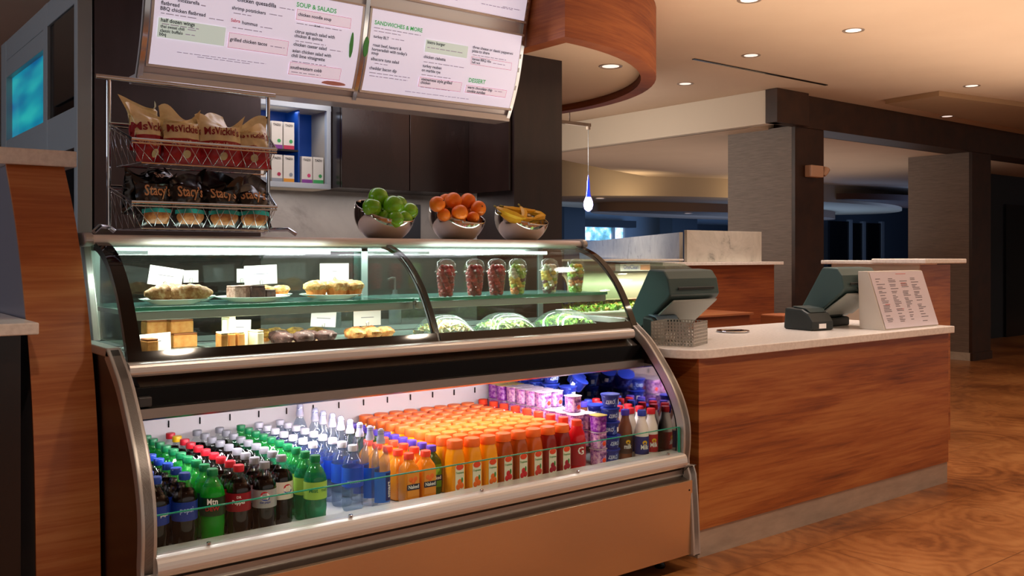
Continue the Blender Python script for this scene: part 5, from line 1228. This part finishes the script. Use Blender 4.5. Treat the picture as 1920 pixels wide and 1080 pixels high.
# lower deck
def tray(x0, x1, y0, y1, label):
    o = MB().prism([(-(x1-x0)/2, -(y1-y0)/2), ((x1-x0)/2, -(y1-y0)/2), ((x1-x0)/2, (y1-y0)/2), (-(x1-x0)/2, (y1-y0)/2)], 0, .008, 'z').build('serving_tray', PLATE, None, .003, loc=((x0+x1)/2, (y0+y1)/2, ZD)); T(o, label, 'tray', 'pastry trays on the deck')
tray(.95, 1.17, 3.10, 3.42, 'pale tray under the golden loaf slices'); tray(1.20, 1.38, 3.08, 3.38, 'pale tray under the iced cake slices'); tray(1.40, 1.66, 3.08, 3.44, 'pale tray under the dark muffins'); tray(1.69, 1.90, 3.10, 3.40, 'pale tray under the cranberry muffins')
for i, (x, y, z) in enumerate(((1.05, 3.36, 0), (1.125, 3.30, 0), (1.05, 3.355, .046), (.96, 3.14, 0), (1.12, 3.33, .046))):
    block('loaf_slice', LOF, x, y, ZD+.0085+z, .085 if i != 3 else .04, .06, .044, .05*(i-1), 'golden loaf slice, %s' % ['rear lower one', 'front one by the iced slices', 'upper rear one', 'lone one beside the front card', 'upper one by the iced slices'][i], 'cake slice', 'golden loaf slices', CRU)
for i, (x, y, z) in enumerate(((1.205, 3.14, 0), (1.235, 3.16, 0), (1.265, 3.16, 0), (1.30, 3.20, 0), (1.26, 3.22, .05), (1.33, 3.15, 0))):
    block('iced_cake_slice', LOF if i < 3 else CHE, x, y, ZD+.0085+z, .026, .075, .052, .12*(i % 3-1), 'iced cake slice, %s' % ['nearest the golden loaf', 'second from the golden loaf', 'third from the golden loaf', 'pale one behind the card', 'one resting on top', 'pale one nearest the dark muffins'][i], 'cake slice', 'iced cake slices', CHE)
for i, (x, y, m) in enumerate(((1.44, 3.16, CHM), (1.505, 3.13, CHM), (1.55, 3.19, CHM), (1.60, 3.14, CHM), (1.46, 3.24, CHM), (1.43, 3.33, BAM), (1.50, 3.36, BAM), (1.57, 3.34, BAM), (1.64, 3.30, BAM))):
    muffin(x, y, ZD+.0085, '%s muffin on the deck, %s' % ('powdered chocolate' if m is CHM else 'speckled golden', ['beside the iced slices', 'front middle', 'behind the front pair', 'under the tilted card', 'second row', 'rear, nearest the iced slices', 'rear middle', 'rear, towards the rib', 'rear, nearest the cranberry muffins'][i]), CHM if m is CHM else MUF, m, .036, .026, 'dark muffins on the deck', i+20)
for i, (x, y) in enumerate(((1.735, 3.16), (1.80, 3.15), (1.865, 3.17), (1.77, 3.23), (1.84, 3.25))):
    muffin(x, y, ZD+.0085, 'cranberry muffin, %s' % ['nearest the dark muffins', 'front middle', 'nearest the centre rib', 'rear one', 'rear one beside the rib'][i], CRB, CRB, .037, .024, 'cranberry muffins on the deck', i+40)
# name cards on wire clips
def card(u0, v0, u1, v1, Y, tilt, label, txt=None, wire=True):
    a = bp(u0, v1, Y); b = bp(u1, v1, Y); t = bp(u0, v0, Y)
    w_ = b[0]-a[0]; h_ = t[2]-a[2]
    o = MB().box(0, w_, 0, .0012, 0, h_).build('name_card', CREAM, loc=a); o.rotation_euler = (0, tilt, 0); T(o, label, 'card', 'white pastry name cards')
    if txt:
        q = MB(); k = 0
        for s in txt: hw = min(w_*.31, .0018*len(s)); z_ = h_*.54-k*.009; q.add([(w_/2-hw, -.0008, z_), (w_/2+hw, -.0008, z_), (w_/2+hw, -.0008, z_+.0026), (w_/2-hw, -.0008, z_+.0026)], [(0, 1, 2, 3)]); k += 1
        q.build('printed_line', INKP, o)
    if wire:
        q = MB(); q.tube([(w_/2-.004, -.002, -.0), (w_/2-.006, -.002, .012), (w_/2, -.002, .018), (w_/2+.006, -.002, .012), (w_/2+.004, -.002, .0), (w_/2+.004, .0, -.03)], .0008, 5); q.build('wire_clip', CHROME, o)
card(276, 496, 340, 532, 3.345, .16, 'large tilted white name card above the croissants', ['Almond Croissant']); card(344, 507, 372, 530, 3.40, .0, 'small white card behind the tilted croissant card', None)
card(459, 499, 520, 535, 3.33, -.04, 'white name card above the brownies', ['Chocolate Brownie']); card(444, 504, 462, 530, 3.42, 0, 'white card half hidden behind the brownie card', None)
card(600, 494, 654, 528, 3.345, 0, 'upright white name card above the crumb muffins', ['Muffin'])
card(259, 628, 321, 662, 3.16, -.04, 'white name card low before the golden loaf', ['Pumpkin Loaf']); card(416, 600, 470, 632, 3.20, .03, 'white name card before the iced cake slices', ['Iced Lemon Loaf'])
card(582, 583, 629, 612, 3.22, .08, 'slightly tilted white card above the powdered muffins', ['Chocolate Muffin']); card(663, 584, 714, 612, 3.24, 0, 'white card above the cranberry muffins', ['Cranberry Muffin'])
# fruit cups
CUPG = glass('cup_clear', (.95, .97, .96), .4, .03, diffuse='#e8f0ea', dw=.06)
def fm(n, a, b): return noisy(n, [(.35, a), (.65, b)], ns=30, rough=.3, coat=.4)
FR = dict(s=fm('strawberry', '#b01c22', '#e0484a'), s2=fm('raspberry', '#8a1420', '#c02c34'), m=fm('melon', '#8fcf3a', '#c8e86a'), y=fm('pineapple', '#e8c02a', '#f8e06a'), o=fm('cantaloupe', '#f08a3a', '#f8b070'), g=fm('grape_dark', '#4a2028', '#7a3038'), w=fm('pale_melon', '#dfe8c0', '#f4f4dc'))
def cup(u, seq, label, y=3.14):
    a = (u-CX)/F_PX; d = ray(u, 550); x = d.x/d.y*y
    o = MB().lathe([(.029, 0), (.030, .002), (.041, .098)], 0, 0, 0, 24).build('fruit_cup', CUPG, loc=(x, y, ZS)); o.data.polygons[0].use_smooth = True; T(o, label, 'cup', 'domed fruit cups')
    MB().lathe([(.045, .0985), (.0465, .101), (.044, .104), (.042, .104), (.041, .125), (.034, .142), (.020, .152), (.006, .155)], 0, 0, 0, 24, close=False).build('dome_lid', CUPG, o)
    acc = {}
    z = .010; k = 0
    while z < .128:
        ch = seq[min(int(z/.128*len(seq)), len(seq)-1)]
        R_ = .028+.011*min(z, .098)/.098 if z < .1 else .036*(1-(z-.1)/.09)
        for j in range(5):
            an = j*2*PI/5+k; key = random.choice(ch)
            if key not in acc: acc[key] = MB()
            acc[key].blob((R_-.011)*math.cos(an), (R_-.011)*math.sin(an), z, .0135, .0135, .012, .15, 2.5, k*5+j, 5, 8)
        z += .0135; k += 1
    nm = dict(s='strawberry_piece', s2='raspberry_piece', m='melon_piece', y='pineapple_piece', o='cantaloupe_piece', g='grape_piece', w='pale_melon_piece')
    for key, q in acc.items(): oo = q.build(nm[key], FR[key], o); T(oo, None, None, kind='stuff')
B1 = [('s', 's2')]; B2 = [('s2', 's2', 's')]
cup(836, B1, 'domed clear cup of red berries nearest the centre rib'); cup(890, B2, 'domed cup of red berries, second from the centre rib'); cup(931, B2, 'domed cup of red berries touching the green fruit cup')
cup(970, [('o', 'm'), ('m', 'y'), ('m', 'y', 'g'), ('m', 'w'), ('w', 'm')], 'domed cup of green melon and pineapple beside the berry cups'); cup(1030, [('w', 'g'), ('w', 'g', 'y'), ('y', 'm'), ('y', 'o', 'w'), ('o', 'w')], 'domed cup of mixed fruit with orange chunks on top')
cup(1079, [('m', 'm', 'w'), ('w', 'o'), ('g', 'w'), ('m', 'y'), ('y', 'm')], 'domed cup of mixed fruit nearest the case end')
# salads on the lower deck
def salad(x, y, w_, d_, h_, rz, label, tint, n=420, lid=True, sticker=False):
    o = MB().prism([(-w_/2, -d_/2), (w_/2, -d_/2), (w_/2, d_/2), (-w_/2, d_/2)], 0, .012, 'z').build('salad_container', CUPG, None, .004, loc=(x, y, ZD), rotz=rz); T(o, label, 'salad', 'packed salads on the deck')
    g = greens('salad_leaves', -w_/2+.02, w_/2-.02, -d_/2+.02, d_/2-.02, .014, h_*.8, n, tint, o, None, .022); T(g, None, None, kind='stuff')
    q = MB(); vs = []; nx = 14
    for j in range(nx+1):
        for i in range(nx+1):
            u, v_ = 2*i/nx-1, 2*j/nx-1; vs.append((u*w_/2, v_*d_/2, .013+h_*(1-abs(u)**3.2)*(1-abs(v_)**3.2)))
    q.add(vs, [(j*(nx+1)+i, j*(nx+1)+i+1, (j+1)*(nx+1)+i+1, (j+1)*(nx+1)+i) for j in range(nx) for i in range(nx)], True); q.build('clear_lid', CUPG, o)
    if sticker: MB().box(-.035, .035, -.02, .02, h_+.012, h_+.0135).build('sticker', WHT, o)
    return o
pale = [GR[3], FR['w'], GR[1], mat('pale_cabbage', '#e8e6cc', .5)]
salad(2.16, 3.19, .22, .20, .075, .05, 'clear domed pasta salad beside the centre rib', [GR[3], FR['w'], mat('pasta_tan', '#cbb98a', .5), GR[4]])
salad(2.48, 3.19, .24, .20, .07, -.05, 'pale frosted salad box with parsley, middle of the three salads', pale+[GR[2]])
salad(2.83, 3.20, .26, .22, .07, .15, 'green leaf salad box with white sticker nearest the case end', [GR[0], GR[1], GR[2]], 500, True, True)
